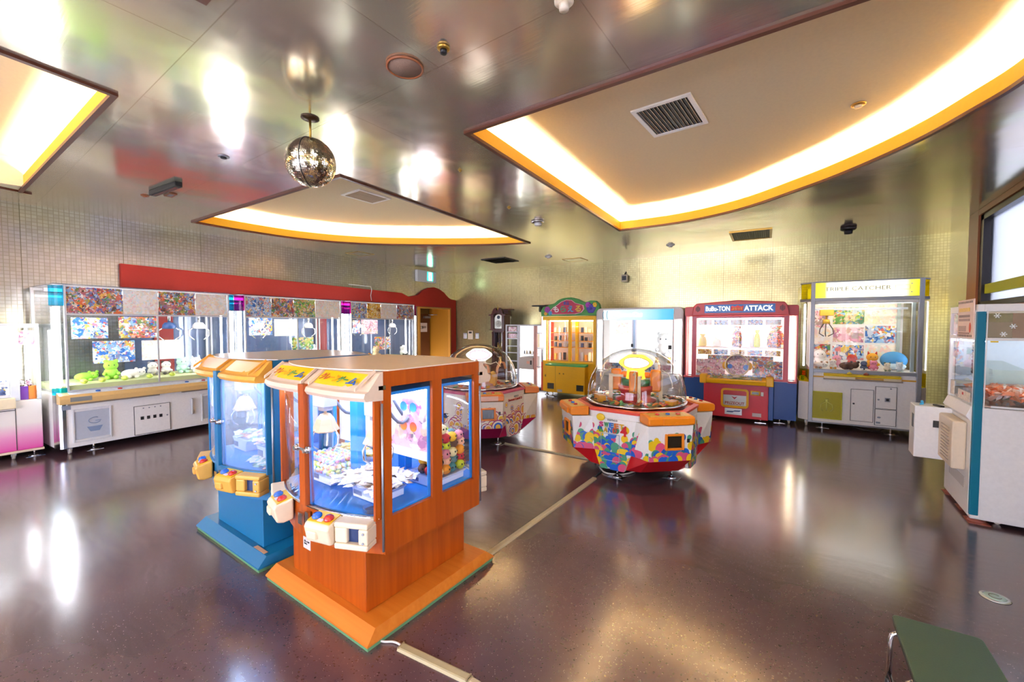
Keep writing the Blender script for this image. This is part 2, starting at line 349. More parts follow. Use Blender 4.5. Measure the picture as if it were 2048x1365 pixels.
rec = [[(-2.21,2.52)]+arc1, [(-3.89,2.51)]+arc2,
       [(-3.72,.78),(-7.25,.71)]+arcpts((-3.05,1.67),4.3,192,268,20),
       [(-2.3,.8)]+arcpts((-3.05,1.67),4.6,-82,-11,20)]
bm = MB()
outer = [(PD[0]-.1,PD[1]-.1),(PC[0]+.1,PC[1]-.1),(PB[0]+.1,PB[1]+.1),(PA[0]-.1,PA[1]+.1)]
loops = [[Vector((x,y,0)) for x,y in outer]]+[[Vector((x,y,0)) for x,y in l] for l in rec]
tris = tessellate_polygon(loops); flat = [v for l in loops for v in l]
bm.add([(v.x,v.y,CH) for v in flat], [tuple(t) for t in tris])
struct(bm.build('ceiling', CEIL))
def offset_poly(l, d):
    n = len(l); area = sum(l[i][0]*l[(i+1)%n][1]-l[(i+1)%n][0]*l[i][1] for i in range(n)); sg = 1 if area > 0 else -1; out = []
    for i in range(n):
        p, a, b = Vector(l[i]), Vector(l[i-1]), Vector(l[(i+1)%n])
        e1 = (p-a).normalized(); e2 = (b-p).normalized(); n1 = Vector((e1.y,-e1.x))*sg; n2 = Vector((e2.y,-e2.x))*sg
        m_ = (n1+n2); m_ = m_.normalized() if m_.length > 1e-6 else n1; k = min(1/max(m_.dot(n1),.35), 2.2)
        out.append(tuple(p+m_*d*k))
    return out
for k, l in enumerate(rec):
    n = len(l); o1 = offset_poly(l, .02); o2 = offset_poly(l, .34)
    lip = MB()
    ring = lambda P, z: [(x,y,z) for x,y in P]
    lip.loft([ring(l,CH-.012), ring(l,CH+.125), ring(o1,CH+.125), ring(o1,CH-.012)], caps=False)
    lp = lip.build('ceiling', FASCIA); struct(lp); lp.name = 'trim_%d' % (k+1)
    tr = MB(); o0 = offset_poly(l, -.012); o3 = offset_poly(l, .022)
    tr.loft([ring(o0,CH-.018), ring(o0,CH+.008), ring(o3,CH+.008), ring(o3,CH-.018), ring(o0,CH-.018)], caps=False)
    t_ = tr.build('trim_%d' % (k+5), TRIMBR); struct(t_)
    up = MB()
    up.loft([ring(o2,CH+.004), ring(o2,CH+.30)], caps=False)
    up.add(ring(o2,CH+.30), [tuple(range(n))]); up.mi = 0
    up.add(ring(o1,CH+.004)+ring(o2,CH+.004), [(i,(i+1)%n,n+(i+1)%n,n+i) for i in range(n)])
    struct(up.build('ceiling', RECESS)).name = 'ceiling_recess'
    # tubes lie on the ledge behind the lip
    o4 = offset_poly(l, .13)
    if k == 0: segs = [o4[1+6*0:-1], [o4[-1], o4[0]]]
    elif k == 1: segs = [o4[1:]]
    elif k == 2: segs = [o4[1:], [o4[0], o4[1]]]
    else: segs = [o4[1:]]
    for sgm in segs:
        # tubes of about 1.2 m laid end to end
        L_ = [Vector((x,y,CH+.035)) for x,y in sgm]; run = [L_[0]]; acc = 0; tubes = []
        for a, b in zip(L_, L_[1:]):
            d = (b-a).length; npc = max(1, int(d/.3))
            for j in range(npc):
                q = a.lerp(b,(j+1)/npc); acc += (q-run[-1]).length; run.append(q)
                if acc > 1.15: tubes.append(run); run = [q]; acc = 0
        if len(run) > 1: tubes.append(run)
        tb = MB()
        for rn in tubes: tb.tube(rn, .016, 6)
        struct(tb.build('ceiling_cove_tubes', COVEW if k == 2 else COVE))

def wall_quad(p, q, z0, z1, t=.1):
    """wall slab between plan points p and q, thickness t to the right-hand side of p->q"""
    d = Vector((q[0]-p[0], q[1]-p[1])).normalized(); n = Vector((d.y,-d.x))*t
    return MB().prism([p, q, (q[0]+n.x,q[1]+n.y), (p[0]+n.x,p[1]+n.y)], z0, z1)
dl = Vector((PA[0]-PD[0], PA[1]-PD[1])).normalized()
LW0 = (-7.96,.62); LWA = math.degrees(math.atan2(8.53,-.57))
def onleft(u): a = R(LWA); return (LW0[0]+u*math.cos(a), LW0[1]+u*math.sin(a))
uA = (Vector(PA)-Vector(LW0)).length
DOOR0, DOOR1, DOORZ = uA-1.55, uA-.28, 1.98
lw = MB()
def wl(u0, u1, z0, z1):
    p, q = onleft(u0), onleft(u1); n = Vector((-math.sin(R(LWA)), math.cos(R(LWA))))*.1
    lw.prism([p, q, (q[0]+n.x,q[1]+n.y), (p[0]+n.x,p[1]+n.y)], z0, z1)
wl(-4.13, DOOR0, 0, CH); wl(DOOR0, DOOR1, DOORZ, CH); wl(DOOR1, uA+.05, 0, CH)
struct(lw.build('wall_left', WALL_L))
bw = wall_quad((PB[0]+.12,PB[1]+.007), PA, 0, CH); struct(bw.build('wall_back', WALL_B))
# right wall with a clerestory window and out-of-view glazing added as fill light nearer the camera
rw = MB(); WY0, WY1, WZ0, WZ1 = 3.2, 8.03, 1.76, 2.92
EY0, EY1 = -.9, .9
def wr(y0, y1, z0, z1, x0=0, x1=.12): rw.box(PC[0]+x0, PC[0]+x1, y0, y1, z0, z1)
wr(-3.5, EY0, 0, CH); wr(EY0, EY1, 2.4, CH); wr(EY1, WY0, 0, CH); wr(WY0, WY1, 0, WZ0); wr(WY0, WY1, WZ1, CH); wr(WY1, 9.9, 0, CH)
struct(rw.build('wall_right', WALL_B))
wfm = MB()
for a_, b_, z0_, z1_ in ((PD[0],-5.6,0,CH),(-5.6,.6,2.55,CH),(.6,PC[0]+.12,0,CH),(-5.6,.6,0,.25)): wfm.box(a_,b_,-3.6,-3.5,z0_,z1_)
struct(wfm.build('wall_front', mat('white_plaster','#e9e6df',.6)))
w3m = MB()
for i in range(6): w3m.box(-5.6+i*1.228,-5.54+i*1.228,-3.58,-3.48,.25,2.55)
w3m.box(-5.6,.6,-3.58,-3.48,2.49,2.55); w3m.box(-5.6,.6,-3.58,-3.48,.25,.31)
w3 = struct(w3m.build('added_window_3', mat('dark_bronze_frame','#241d1b',.35,.4))); box('pane', G, w3, -5.54,.6,-3.54,-3.53,.31,2.49)  # unseen glazing added behind the camera to brighten the machine fronts
X = PC[0]
c = box('trim_9', COPPER, None, X-.07, X-.001, 8.04, 8.44, 0, CH-.002); struct(c)
c = box('trim_10', COPPER, None, X-.07, X-.001, 6.2, 6.75, 0, WZ0-.03); struct(c)
c = box('trim_11', COPPER, None, X-.07, X-.001, WY0-.1, 8.03, WZ1+.005, CH-.002); struct(c)
wf = MB(); Fm = mat('dark_bronze_frame','#241d1b',.35,.4)
for y0, y1 in ((WY1-.12,WY1),(WY0,WY0+.08),(5.55,5.63)): wf.box(X-.05, X+.06, y0, y1, WZ0, WZ1)
wf.box(X-.05,X+.06,WY0,WY1,WZ1-.07,WZ1); wf.box(X-.05,X+.06,WY0,WY1,WZ0-.02,WZ0+.04)
win = struct(wf.build('window_1', Fm))
FROST = bpy.data.materials.new('frosted_glass'); FROST.use_nodes = True; nt = FROST.node_tree; bb = nt.nodes['Principled BSDF']
bb.inputs['Base Color'].default_value = (.22,.235,.26,1); bb.inputs['Roughness'].default_value = .5; bb.inputs['Transmission Weight'].default_value = 1; bb.inputs['IOR'].default_value = 1.2
pn = box('pane', FROST, win, X+.02, X+.026, WY0, WY1, WZ0, WZ1)
st = box('window_rail', mat('lime_yellow_film','#c9c81c',.4), win, X-.02, X+.018, WY0+.05, WY1-.1, 1.90, 2.02)
ef = MB()
for y in (EY0, -.03, EY1-.06): ef.box(X-.03,X+.06,y,y+.06,0,2.4)
ef.box(X-.03,X+.06,EY0,EY1,2.34,2.4); ef.box(X-.03,X+.06,EY0,EY1,0,.06)
w2 = struct(ef.build('added_window_2', Fm)); box('pane', G, w2, X+.02,X+.026,EY0,EY1,0.06,2.34)  # added glazing, out of view, lets in extra light from the right

# red shop-front panel on the left wall, its arch over the door, dark panels below it
def LP(px, py, depth=0.0): return onplane(LW0, LWA, px, py, depth)
fr_ = thing('doorway_surround', 'long red fascia board along the left wall, rising in an arch over the door beside the corner', 'wall panel', (LW0[0],LW0[1],0), LWA)
u0 = LP(238,527)[0]
zt, zb = 2.37, 2.02
pts = [(u0,zb),(u0,zt)]
ac = (DOOR0+DOOR1)/2-.05
topz = lambda px, py: LP(px,py)[1]
pts += [(ac-1.2,2.30),(ac-.95,2.22)]
pts += [(ac-.62+.0,2.28),(ac-.42,2.42),(ac-.2,2.50),(ac,2.53),(ac+.2,2.50),(ac+.42,2.41),(ac+.58,2.29),(ac+.70,2.24)]
pts += [(uA-.03,2.22),(uA-.03,0.0),(DOOR1+.02,0.0),(DOOR1+.02,DOORZ+.01),(ac-1.0,DOORZ+.01),(ac-1.0,zb)]
MB().prism(pts, -.06, -.003, 'y').build('fascia_board', REDWALL, fr_)
pan = MB(); sl = mat('slate_blue_panel','#66718a',.5)
pan.box(u0+.02, DOOR0-.12, -.02, -.003, 0, zb-.01)
pan.build('lower_panel', sl, fr_, label='dark slate panels under the red board')
pil = MB()
for px in (325, 640): 
    u_ = LP(px,650)[0]; pil.box(u_-.12,u_+.12,-.045,-.021,0,zb-.01)
pil.build('pilaster', REDWALL, fr_)
# doorway: ochre lining, corridor and brown door
n = Vector((-math.sin(R(LWA)), math.cos(R(LWA))))
co = bpy.data.objects.new('door_1', None); COL.objects.link(co); co.location = (LW0[0],LW0[1],0); co.rotation_euler = (0,0,R(LWA)); struct(co)
OCH = mat('ochre_painted_lining','#b3781c',.5); BRN = mat('brown_door_paint','#5e3418',.4); OLV = mat('olive_plaster','#6e5a34',.6)
d_ = MB(); DP = .75
d_.box(DOOR1-.001, DOOR1+.019, .0, DP, 0, DOORZ); d_.box(DOOR0-.02,DOOR0,.11,DP,0,DOORZ); d_.box(DOOR0-.02,DOOR1+.02,.11,DP,DOORZ,DOORZ+.02)
d_.build('door_lining', OCH, co)
MB().frame(DOOR0,DOOR1,-.0,DOORZ,.035,-.075,-.0).build('door_casing', mat('amber_edge_trim','#c98a35',.4), co)
box('door_surround', OLV, co, DOOR0, DOOR1-.0, DP, DP+.05, 0, DOORZ+.02)
lf = box('door_leaf', BRN, co, DOOR0+.22, DOOR1-.06, DP-.06, DP-.01, .0, DOORZ-.16)
nt_ = box('notice', mat('notice_paper','#e6dccb',.6), co, DOOR1-.55, DOOR1-.17, DP-.068, DP-.061, 1.30, 1.56, label='white paper notice taped to the door')
text('lettering', '工事中', DARK, nt_, DOOR1-.36, DP-.070, 1.43, .27, .085)
cl = MB(); cl.box(DOOR1-.32,DOOR1-.08,DP-.13,DP-.061,1.70,1.76); cl.cyl((DOOR1-.2,DP-.15,1.80),(DOOR1-.02,DP-.32,1.80),.012); cl.build('door_closer', GREY, co)
# exit sign above the arch
u_, z_ = LP(852,555)
ex = thing('exit_sign', 'small white box sign with a green and white running figure panel above the arch', 'exit sign', (*onleft(u_),0), LWA)
box('housing', WHITE, ex, -.42,.30,-.10,-.005,z_-.14,z_+.16, .01)
gs = mat('lit_green_sign','#20b08a',.4,emit=1.5); box('sign_panel', gs, ex, -.06,.16,-.105,-.1,z_-.10,z_+.13)
fg = MB(); fg.box(-.01,.11,-.108,-.105,z_-.09,z_+.12)
fg.build('door_symbol', mat('lit_white_sign','#ffffff',.4,emit=2.5), ex)
rn = MB(); rn.ell((.06,-.111,z_+.075),(.014,.003,.016),10,6); rn.prism([(.035,z_+.055),(.075,z_+.05),(.07,z_-.0),(.095,z_-.06),(.078,z_-.07),(.05,z_-.02),(.03,z_-.07),(.012,z_-.065),(.035,z_-.005),(.045,z_+.02),(.02,z_+.0),(.012,z_+.012)],-.113,-.108,'y')
rn.build('running_figure', gs, ex)
# controls on the back wall
BA = math.degrees(math.atan2(PB[1]-PA[1], PB[0]-PA[0]))
def BP(px, py, d=0.0): return onplane(PA, BA, px, py, d)
def onback(u): a = R(BA); return (PA[0]+u*math.cos(a), PA[1]+u*math.sin(a))
u_, z_ = BP(942,670)
th = thing('wall_thermostat', 'white wall controller with a small dark display left of the grandfather clock', 'thermostat', (*onback(u_),0), BA)
box('housing', WARM, th, -.09,.09,-.035,-.005,z_-.13,z_+.12,.006); box('display', DARK, th, -.05,.05,-.038,-.035,z_+.04,z_+.09)
for px, lb in ((931,'clear round wall switch cover left of the white controller'),(955,'clear round wall switch cover right of the white controller')):
    u2, z2 = BP(px,672); s_ = thing('switch_plate', lb, 'switch', (*onback(u2),0), BA)
    box('cover', ALU, s_, -.06,.06,-.03,-.005,z2-.08,z2+.08,.02); box('rocker', WHITE, s_, -.02,.02,-.036,-.03,z2-.04,z2+.04)
u_, z_ = BP(1252,556)
ws = thing('wall_speaker', 'small bracketed black and white speaker high on the back wall', 'speaker', (*onback(u_),0), BA)
box('housing', WARM, ws, -.07,.07,-.15,-.04,z_-.10,z_+.06,.02); box('grille', DARK, ws, -.05,.05,-.154,-.15,z_-.07,z_+.03); MB().cyl((0,-.1,z_+.06),(0,-.005,z_+.13),.015).build('bracket', DARK, ws)

# ---------------------------------------------------------------- ceiling fittings
def cpt(px, py, z=CH): p = onz(px,py,z); return (p.x,p.y,z)
p = cpt(620,236)
db = thing('mirror_ball', 'silver mirror ball hanging on a short rod in the middle of the ceiling', 'mirror ball', p)
MB().lathe([(.0,-.02),(.03,-.018),(.062,-.006),(.062,-.0005)],n=32).build('ceiling_rose', mat('bronze_metal','#4a3826',.3,.8), db)
MB().cyl((0,0,-.01),(0,0,-.15),.008).build('rod', BRASS, db)
MIR = bpy.data.materials.new('mirror_tiles'); MIR.use_nodes = True; nt = MIR.node_tree; b_ = nt.nodes['Principled BSDF']
b_.inputs['Metallic'].default_value = 1; b_.inputs['Roughness'].default_value = .12
b_.inputs['Base Color'].default_value = (.75,.68,.52,1)
bb = MB(); rr = .172; nseg, nr = 84, 42; rnd = random.Random(3)
for k in range(nr):
    a0 = math.pi*k/nr; a1 = math.pi*(k+1)/nr; nn = max(6, int(nseg*math.sin((a0+a1)/2)))
    for i in range(nn):
        g = .06; t0 = 2*math.pi*(i+g)/nn; t1 = 2*math.pi*(i+1-g)/nn; b0 = a0+(a1-a0)*g; b1 = a1-(a1-a0)*g
        P_ = lambda a, t, r_: (r_*math.sin(a)*math.cos(t), r_*math.sin(a)*math.sin(t), -.32+r_*math.cos(a))
        j = lambda: rr*(1+rnd.uniform(-.004,.004))
        bb.add([P_(b0,t0,j()),P_(b0,t1,j()),P_(b1,t1,j()),P_(b1,t0,j())],[(0,1,2,3)])
core = MB(); core.ell((0,0,-.32), rr*.985, 48, 24); cr_ = core.build('ball_core', mat('dark_grout','#2b2620',.4,.5), db)
bb.build('mirror_tiles', MIR, db)
sm = MB(); pth = [(rr*1.004*math.sin(a)*.57, -rr*1.004*math.sin(a)*.82, -.32+rr*1.004*math.cos(a)) for a in [math.pi*i/24 for i in range(25)]]; sm.tube(pth,.0035,6); sm.build('seam', DARK, db)

p = cpt(810,133)
s_ = thing('ceiling_speaker', 'large round brown speaker grille flush in the ceiling', 'speaker', p)
MB().lathe([(.0,-.0005),(.105,-.0005),(.108,-.012),(.098,-.014),(.094,-.008),(.0,-.008)],n=48).build('rim', COPPER, s_)
MB().lathe([(.0,-.0085),(.0935,-.0085),(.0935,-.0105),(.0,-.0125)],n=48).build('grille', mat('brown_speaker_cloth','#8d6f5a',.7,bump=.4,bscale=300), s_)
def roundfit(name, label, cat, px, py, r, h, m1, m2, z=CH):
    t = thing(name, label, cat, cpt(px,py,z))
    MB().lathe([(0,-.0005),(r,-.0005),(r,-h*.3),(r*.85,-h*.45),(0,-h*.45)],n=28).build('base', m1, t)
    MB().lathe([(0,-h*.45),(r*.55,-h*.45),(r*.5,-h),(0,-h*1.02)],n=24).build('sensor', m2, t)
    return t
roundfit('smoke_detector','round brass sensor fitting beside the large ceiling speaker','smoke detector',887,94,.035,.035,BRASS,DARK)
roundfit('smoke_detector','white round detector cut by the top edge of the picture','smoke detector',1128,-2,.045,.05,WARM,WARM)
roundfit('smoke_detector','pale round detector on the ceiling beyond the large recess, above the white machine','smoke detector',1341,490,.075,.04,WHITE,WHITE)
roundfit('smoke_detector','pale round detector on the ceiling near the far corner','smoke detector',1097,513,.08,.04,WHITE,WHITE)
roundfit('smoke_detector','tiny pale button fitting inside the large lit recess','smoke detector',1717,208,.05,.03,BRASS,WARM,CH+.298)
roundfit('downlight','small square-rimmed metal fitting left of the mirror ball','ceiling fitting',447,313,.045,.02,GREY,DARK)
roundfit('smoke_detector','tiny brown sensor at the left end of the black ceiling lamp','smoke detector',290,391,.04,.02,COPPER,COPPER)
roundfit('sprinkler','chrome fitting with a toothed ring between the two right-hand recesses','sprinkler',1076,443,.10,.06,CHROME,WHITE)
roundfit('spotlight','black star-shaped spotlight near the right end of the ceiling','spotlight',1697,455,.10,.10,DARK,DARK)
roundfit('smoke_detector','tiny dark sensor on the ceiling right of the mirror ball','smoke detector',920,340,.02,.02,BRASS,BRASS)
roundfit('smoke_detector','tiny dark sensor left of the toothed chrome fitting','smoke detector',1018,415,.025,.02,BRASS,BRASS)
t = thing('ceiling_lamp','slim black bar lamp on the ceiling above the left machines','lamp', cpt(330,374), 5)
box('housing', DARK, t, -.32,.32,-.035,.035,-.05,-.0005,.006); box('lens', mat('smoked_lens','#4a4640',.2), t, -.28,.28,-.02,.02,-.055,-.05)
t = thing('ceiling_plate','small square metal plate beside the black bar lamp','ceiling plate', cpt(341,389), 0)
box('plate', COPPER, t, -.09,.09,-.04,.04,-.012,-.0005); box('centre_plate', GREY, t, -.05,.05,-.02,.02,-.016,-.012)
def vent(px, py, wx, wy, label, fm, sm_, z=CH, rz=0, nsl=14):
    t = thing('ceiling_vent', label, 'air vent', cpt(px,py,z), rz)
    f_ = MB(); f_.box(-wx,wx,-wy,-wy+.035,-.014,-.0005); f_.box(-wx,wx,wy-.035,wy,-.014,-.0005); f_.box(-wx,-wx+.035,-wy+.035,wy-.035,-.014,-.0005); f_.box(wx-.035,wx,-wy+.035,wy-.035,-.014,-.0005)
    f_.build('frame', fm, t); box('duct_shadow', DARK, t, -wx+.035,wx-.035,-wy+.035,wy-.035,-.004,-.0006)
    s2 = MB(); n_ = nsl
    for i in range(n_):
        x_ = -wx+.035+(2*wx-.07)*(i+.5)/n_
        s2.add([(x_-.004,-wy+.035,-.004),(x_+.002,-wy+.035,-.014),(x_+.002,wy-.035,-.014),(x_-.004,wy-.035,-.004)],[(0,1,2,3)])
    for g in s2.f: pass
    o = s2.build('slats', sm_, t); md = o.modifiers.new('thickness','SOLIDIFY'); md.thickness = .003
    return t
vent(1341,233,.24,.30,'white louvred air vent inside the large right-hand recess',WHITE,WARM,CH+.299,-2,13)
vent(733,393,.21,.26,'white louvred air vent inside the middle recess',WHITE,WARM,CH+.299,0,24)
vent(1502,470,.30,.40,'narrow dark louvred vent near the back wall, above the red and white machines',BRASS,DARK,CH,4,18)
vent(1000,521,.32,.32,'dark square vent near the far corner of the ceiling',DARK,DARK,CH,4,12)
for i, (px, py, w_) in enumerate(((720,508,.4),(985,452,0),(1150,520,.45))):
    if not w_: continue
    t = thing('access_hatch', ['square ceiling access hatch beyond the middle recess','square ceiling access hatch near the clock','square ceiling hatch with a thin frame above the yellow machine'][i], 'access hatch', cpt(px,py), 4)
    h_ = MB(); 
    for a in (-1,1): h_.box(-w_/2,w_/2,a*w_/2-.01,a*w_/2+.01,-.006,-.0005); h_.box(a*w_/2-.01,a*w_/2+.01,-w_/2+.01,w_/2-.01,-.006,-.0005)
    h_.build('frame', BRASS, t); box('panel', CEIL, t, -w_/2+.01,w_/2-.01,-w_/2+.01,w_/2-.01,-.004,-.0006)

# ---------------------------------------------------------------- twin candy crane machine (orange, and a blue one)
def arc_y(x, sag=.13, base=.35, hx=.465): return base+sag*max(0.0, 1-(x/hx)**2)
def arcpoly(hx, off=0.0, n=12):
    xs = [-hx+2*hx*i/n for i in range(n+1)]
    return [(x,-(arc_y(x)+off)) for x in xs]+[(x, arc_y(x)+off) for x in xs[::-1]]
def station_claw(t, x, y, s, ztop=1.12, mirror=1):
    k = MB(); k.box(x-.055,x+.055,y-.045,y+.045,ztop-.10,ztop); k.box(x-.03,x+.03,y-.03,y+.03,ztop-.125,ztop-.10)
    c = k.build('claw_carriage', mat('pale_grey_housing','#a9a5a6',.4), t, .006)
    hd = MB(); pr = [(.0,0),(.022,-.004),(.038,-.03),(.048,-.065),(.062,-.10),(.058,-.106),(.0,-.09)]
    hd.lathe([(r*1.25,z+ztop-.14) for r, z in pr],(x,y,0),6,smooth=False); hd.cyl((x,y,ztop-.15),(x,y,ztop-.1),.008)
    h_ = hd.build('claw_head', mat('tan_plastic','#c3a27c',.45), t)
    for i in range(3):
        a = 2*math.pi*i/3+.4; dx, dy = math.cos(a), math.sin(a); q = MB()
        z0 = ztop-.24
        q.tube([(x+dx*.05,y+dy*.05,z0+.02),(x+dx*.085,y+dy*.085,z0-.03),(x+dx*.08,y+dy*.08,z0-.08),(x+dx*.045,y+dy*.045,z0-.11)],.006,6)
        q.build('claw_finger', CHROME, t)
    ca = MB(); ca.tube([(x,y+.045*s,ztop-.04)]+[(x-.0,y+s*(.045+.24*i/8), ztop-.04-.13*math.sin(math.pi*i/8)) for i in range(1,9)],.009,8); ca.build('coiled_cable', mat('grey_hose','#71737c',.5), t)
def candy_machine(name, label, loc, body, body2, basem, marq, gl, lining, panelkind, logo, controls):
    t = thing(name, label, 'claw machine', loc, 0)
    B = MB(); bx, by = .485, .47
    ringr = lambda ix, iy, z: [(-bx+ix,-by+iy,z),(bx-ix,-by+iy,z),(bx-ix,by-iy,z),(-bx+ix,by-iy,z)]
    B.loft([ringr(0,0,.022), ringr(0,0,.030), [(-bx+.012,-by+.058,.078),(bx-.018,-by+.058,.078),(bx-.018,by-.058,.078),(-bx+.012,by-.058,.078)]])
    B.build('base_plinth', basem, t)
    box('base_mat', mat('worn_green_edge','#5f8f62',.7), t, -bx+.006,bx-.006,-by+.006,by-.006,.001,.022)
    P = MB(); P.box(-.345,.345,-.375,.345,.0785,.42); P.build('pedestal', body, t, .004)
    L_ = MB(); L_.prism(arcpoly(.455,-.004), .40, .572); L_.build('lower_cabinet', body, t)
    rim = MB(); 
    for s in (-1,1):
        xs = [-.445+.89*i/14 for i in range(15)]
        rim.tube([(x, s*(arc_y(x)+.004), .577) for x in xs], .007, 6)
    rim.build('window_rim', CHROME if body is ORANGE else body2, t)
    fl_ = MB(); fl_.prism(arcpoly(.44,-.02), .573, .583); fl_.build('play_floor', BLUEIN, t)
    # side walls with two windows
    for s in (-1,1):
        q = MB(); x0, x1 = (s*.447, s*.465) if s > 0 else (s*.465, s*.447)
        for (a, b_, c, d) in ((-.35,-.305,.4,1.28),(-.035,.035,.4,1.28),(.305,.35,.4,1.28),(-.305,-.035,.4,.575),(.035,.305,.4,.575),(-.305,-.035,1.205,1.28),(.035,.305,1.205,1.28)):
            q.box(x0,x1,a,b_,c,d)
        q.build('side_wall', body, t)
        for (a, b_) in ((-.305,-.035),(.035,.305)):
            box('side_window', gl, t, s*.455-.002,s*.455+.002,a,b_,.575,1.205)
            li = MB(); xi = s*.440
            li.box(xi-.004,xi+.004,b_-.014,b_+.006,.584,1.16)
            li.build('window_lining', lining, t)
        for y_ in (-.36,.36):
            hg = MB(); hg.cyl((s*.466,y_,.42),(s*.466,y_,1.13),.006,n=8); hg.build('hinge', GREY, t)
            hb = MB(); hb.box(s*.466-.004,s*.466+.004,y_-.02,y_+.02,1.195,1.215); hb.build('latch', CHROME, t)
    tp = MB(); tp.prism(arcpoly(.466,-.03), 1.2805, 1.286); tp.build('top_panel', mat('tan_laminate_top','#efd4ba',.38,var=.08) if body is ORANGE else mat('pale_laminate_top','#b9b4ae',.25), t)
    ce = MB(); ce.prism(arcpoly(.445,-.03), 1.16, 1.175); ce.build('inner_ceiling', lining, t)
    # centre divider with posters, corner posts, tubes
    dv = box('divider', mat('white_divider','#e9e6ee',.4), t, -.44,.44,-.006,.006,.745,1.16)
    for s in (-1,1):
        cp_ = box('centre_pillar', BLUEIN, t, -.035,.035, *( (-.20,-.14) if s < 0 else (.14,.20)), .584, 1.16, .008)
        fp = MB(); y0 = s*(arc_y(0)-.012); fp.box(-.026,.026,min(y0,y0+s*.03),max(y0,y0+s*.03),.58,1.20); fp.build('front_post', body, t)
        lk = MB()
        for xx in (-.045,.045): lk.cyl((xx,s*(arc_y(0)+.014),.87),(xx,s*(arc_y(0)+.035),.87),.012,n=12); lk.cyl((xx,s*(arc_y(0)+.008),.87),(xx,s*(arc_y(0)+.018),.87),.018,n=12)
        lk.box(-.04,.04,s*arc_y(0)+(-.006 if s>0 else -.022),s*arc_y(0)+(.022 if s>0 else .006),.862,.878)
        lk.build('window_lock', CHROME, t)
        ck = MB(); ck.box(-.05,-.012,s*(arc_y(0)+.012)-.006,s*(arc_y(0)+.012)+.006,.47,.53); ck.box(.02,.05,s*(arc_y(0)+.012)-.006,s*(arc_y(0)+.012)+.006,.49,.55); ck.build('coin_lock_plate', CHROME, t)
        for sd in (-1,1):
            xs = [sd*(.028+.415*i/8) for i in range(9)]; g_ = MB(); yo = -.004
            in_ = [(x, s*(arc_y(x)+yo)) for x in xs]; ou = [(x, s*(arc_y(x)+yo+.004)) for x in xs[::-1]]
            g_.prism(in_+ou, .576, 1.16, smooth=False)
            for i in range(len(g_.sm)): g_.sm[i] = i > 1
            g_.build('curved_window', gl, t)
            lb = MB(); lb.box(*sorted((sd*.028,sd*.042)), *sorted((s*(arc_y(.03)-.02), s*(arc_y(.03)-.006))), .584,1.16); lb.build('window_lining', lining, t)
            ep = MB(); ep.box(*sorted((sd*.432,sd*.447)), *sorted((s*.352,s*.388)), .57,1.17); ep.build('corner_post', body, t)
            tb = MB(); tb.cyl((sd*.06,s*.33,1.145),(sd*.40,s*.33,1.145),.012,n=10); tb.cyl((sd*.06,s*.03,1.145),(sd*.40,s*.03,1.145),.009,n=10); tb.build('light_tube', TUBEB, t)
            # poster on the divider
            ps = box('poster', poster(panelkind[0 if sd>0 else 1], 1 if sd>0 else 4, 6), t, *sorted((sd*.07,sd*.40)), *sorted((s*.007,s*.010)), .80,1.13)
            if sd > 0 and s < 0 and body is ORANGE:
                di = MB()
                for (dx_, dz_) in ((.05,.07),(.05,-.04),(-.03,-.04),(-.03,.07)):
                    di.prism([(ps_x+.028*math.cos(a_), .965+dz_+.028*math.sin(a_)) for ps_x in (.235+dx_,) for a_ in [2*math.pi*i/20 for i in range(20)]], -.0125, -.0105, 'y')
                di.build('rainbow_disc', mat_bands('rainbow_print', [(0,'#f2a12e'),(.3,'#e2574c'),(.55,'#f3d24a'),(.75,'#4fb3d9'),(1,'#3c6fc9')], 2, .90, 1.06), t)
    # marquee: one long visor on each front
    for s in (-1,1):
        rg = []
        for i in range(17):
            x = -.470+.94*i/16; bul = .012*abs(math.sin(math.pi*(x+.47)/.47)); yf = .478+bul-.03*(abs(x)/.47)**4
            rg.append([(x,s*.355,1.145),(x,s*yf,1.150),(x,s*(yf+.012),1.168),(x,s*(yf+.006),1.188),(x,s*(yf-.012),1.196),(x,s*.372,1.272),(x,s*.355,1.28)])
        mq = MB(); mq.loft(rg); mq.build('marquee', marq, t)
        for sd in (-1,1):
            # recessed coloured panel with a raised rim
            xa, xb = sorted((sd*.045, sd*.42)); pv = MB(); rg2 = []
            for i in range(9):
                x = xa+(xb-xa)*i/8; bul = .012*abs(math.sin(math.pi*(x+.47)/.47)); yf = .478+bul-.03*(abs(x)/.47)**4
                rg2.append([(x,s*(yf-.028),1.2085),(x,s*.386,1.2665),(x,s*.386,1.2635),(x,s*(yf-.028),1.205)])
            pv.loft(rg2); pn_ = pv.build('marquee_panel', logo, t)
            for xx in (xa-.012, xb+.002): MB().prism([(s*.478,1.198),(s*.476,1.213),(s*.374,1.288),(s*.364,1.278)], xx, xx+.010, 'x').build('marquee_rib', marq, t)
            if body is ORANGE:
                ang = math.atan2(1.2665-1.2085, .08); xc = (xa+xb)/2; yc = -(.430)*1; zc = 1.2395
                if s < 0:
                    M_ = Matrix.Translation((xc, yc, zc)) @ Matrix.Rotation(-(math.pi/2-ang), 4, 'X')
                    for j, (chs, col) in enumerate((('クレ',"#b5432c"),('ーン',"#d99a1c"),('ゲー',"#2f7f4a"),('ム',"#2858a8"))):
                        text('marquee_lettering', chs, mat('print_'+col, col,.5), t, -.120+.080*j,-.0012,.004-.004*j,.076,.046, M=M_, bold=.03, ext=.0008, shear=.1)
            st_ = MB(); 
            for kk in range(2): st_.box(xa+.02,xb-.02,*sorted((s*.478,s*(.4985 if kk==0 else .4985))),1.159,1.163)
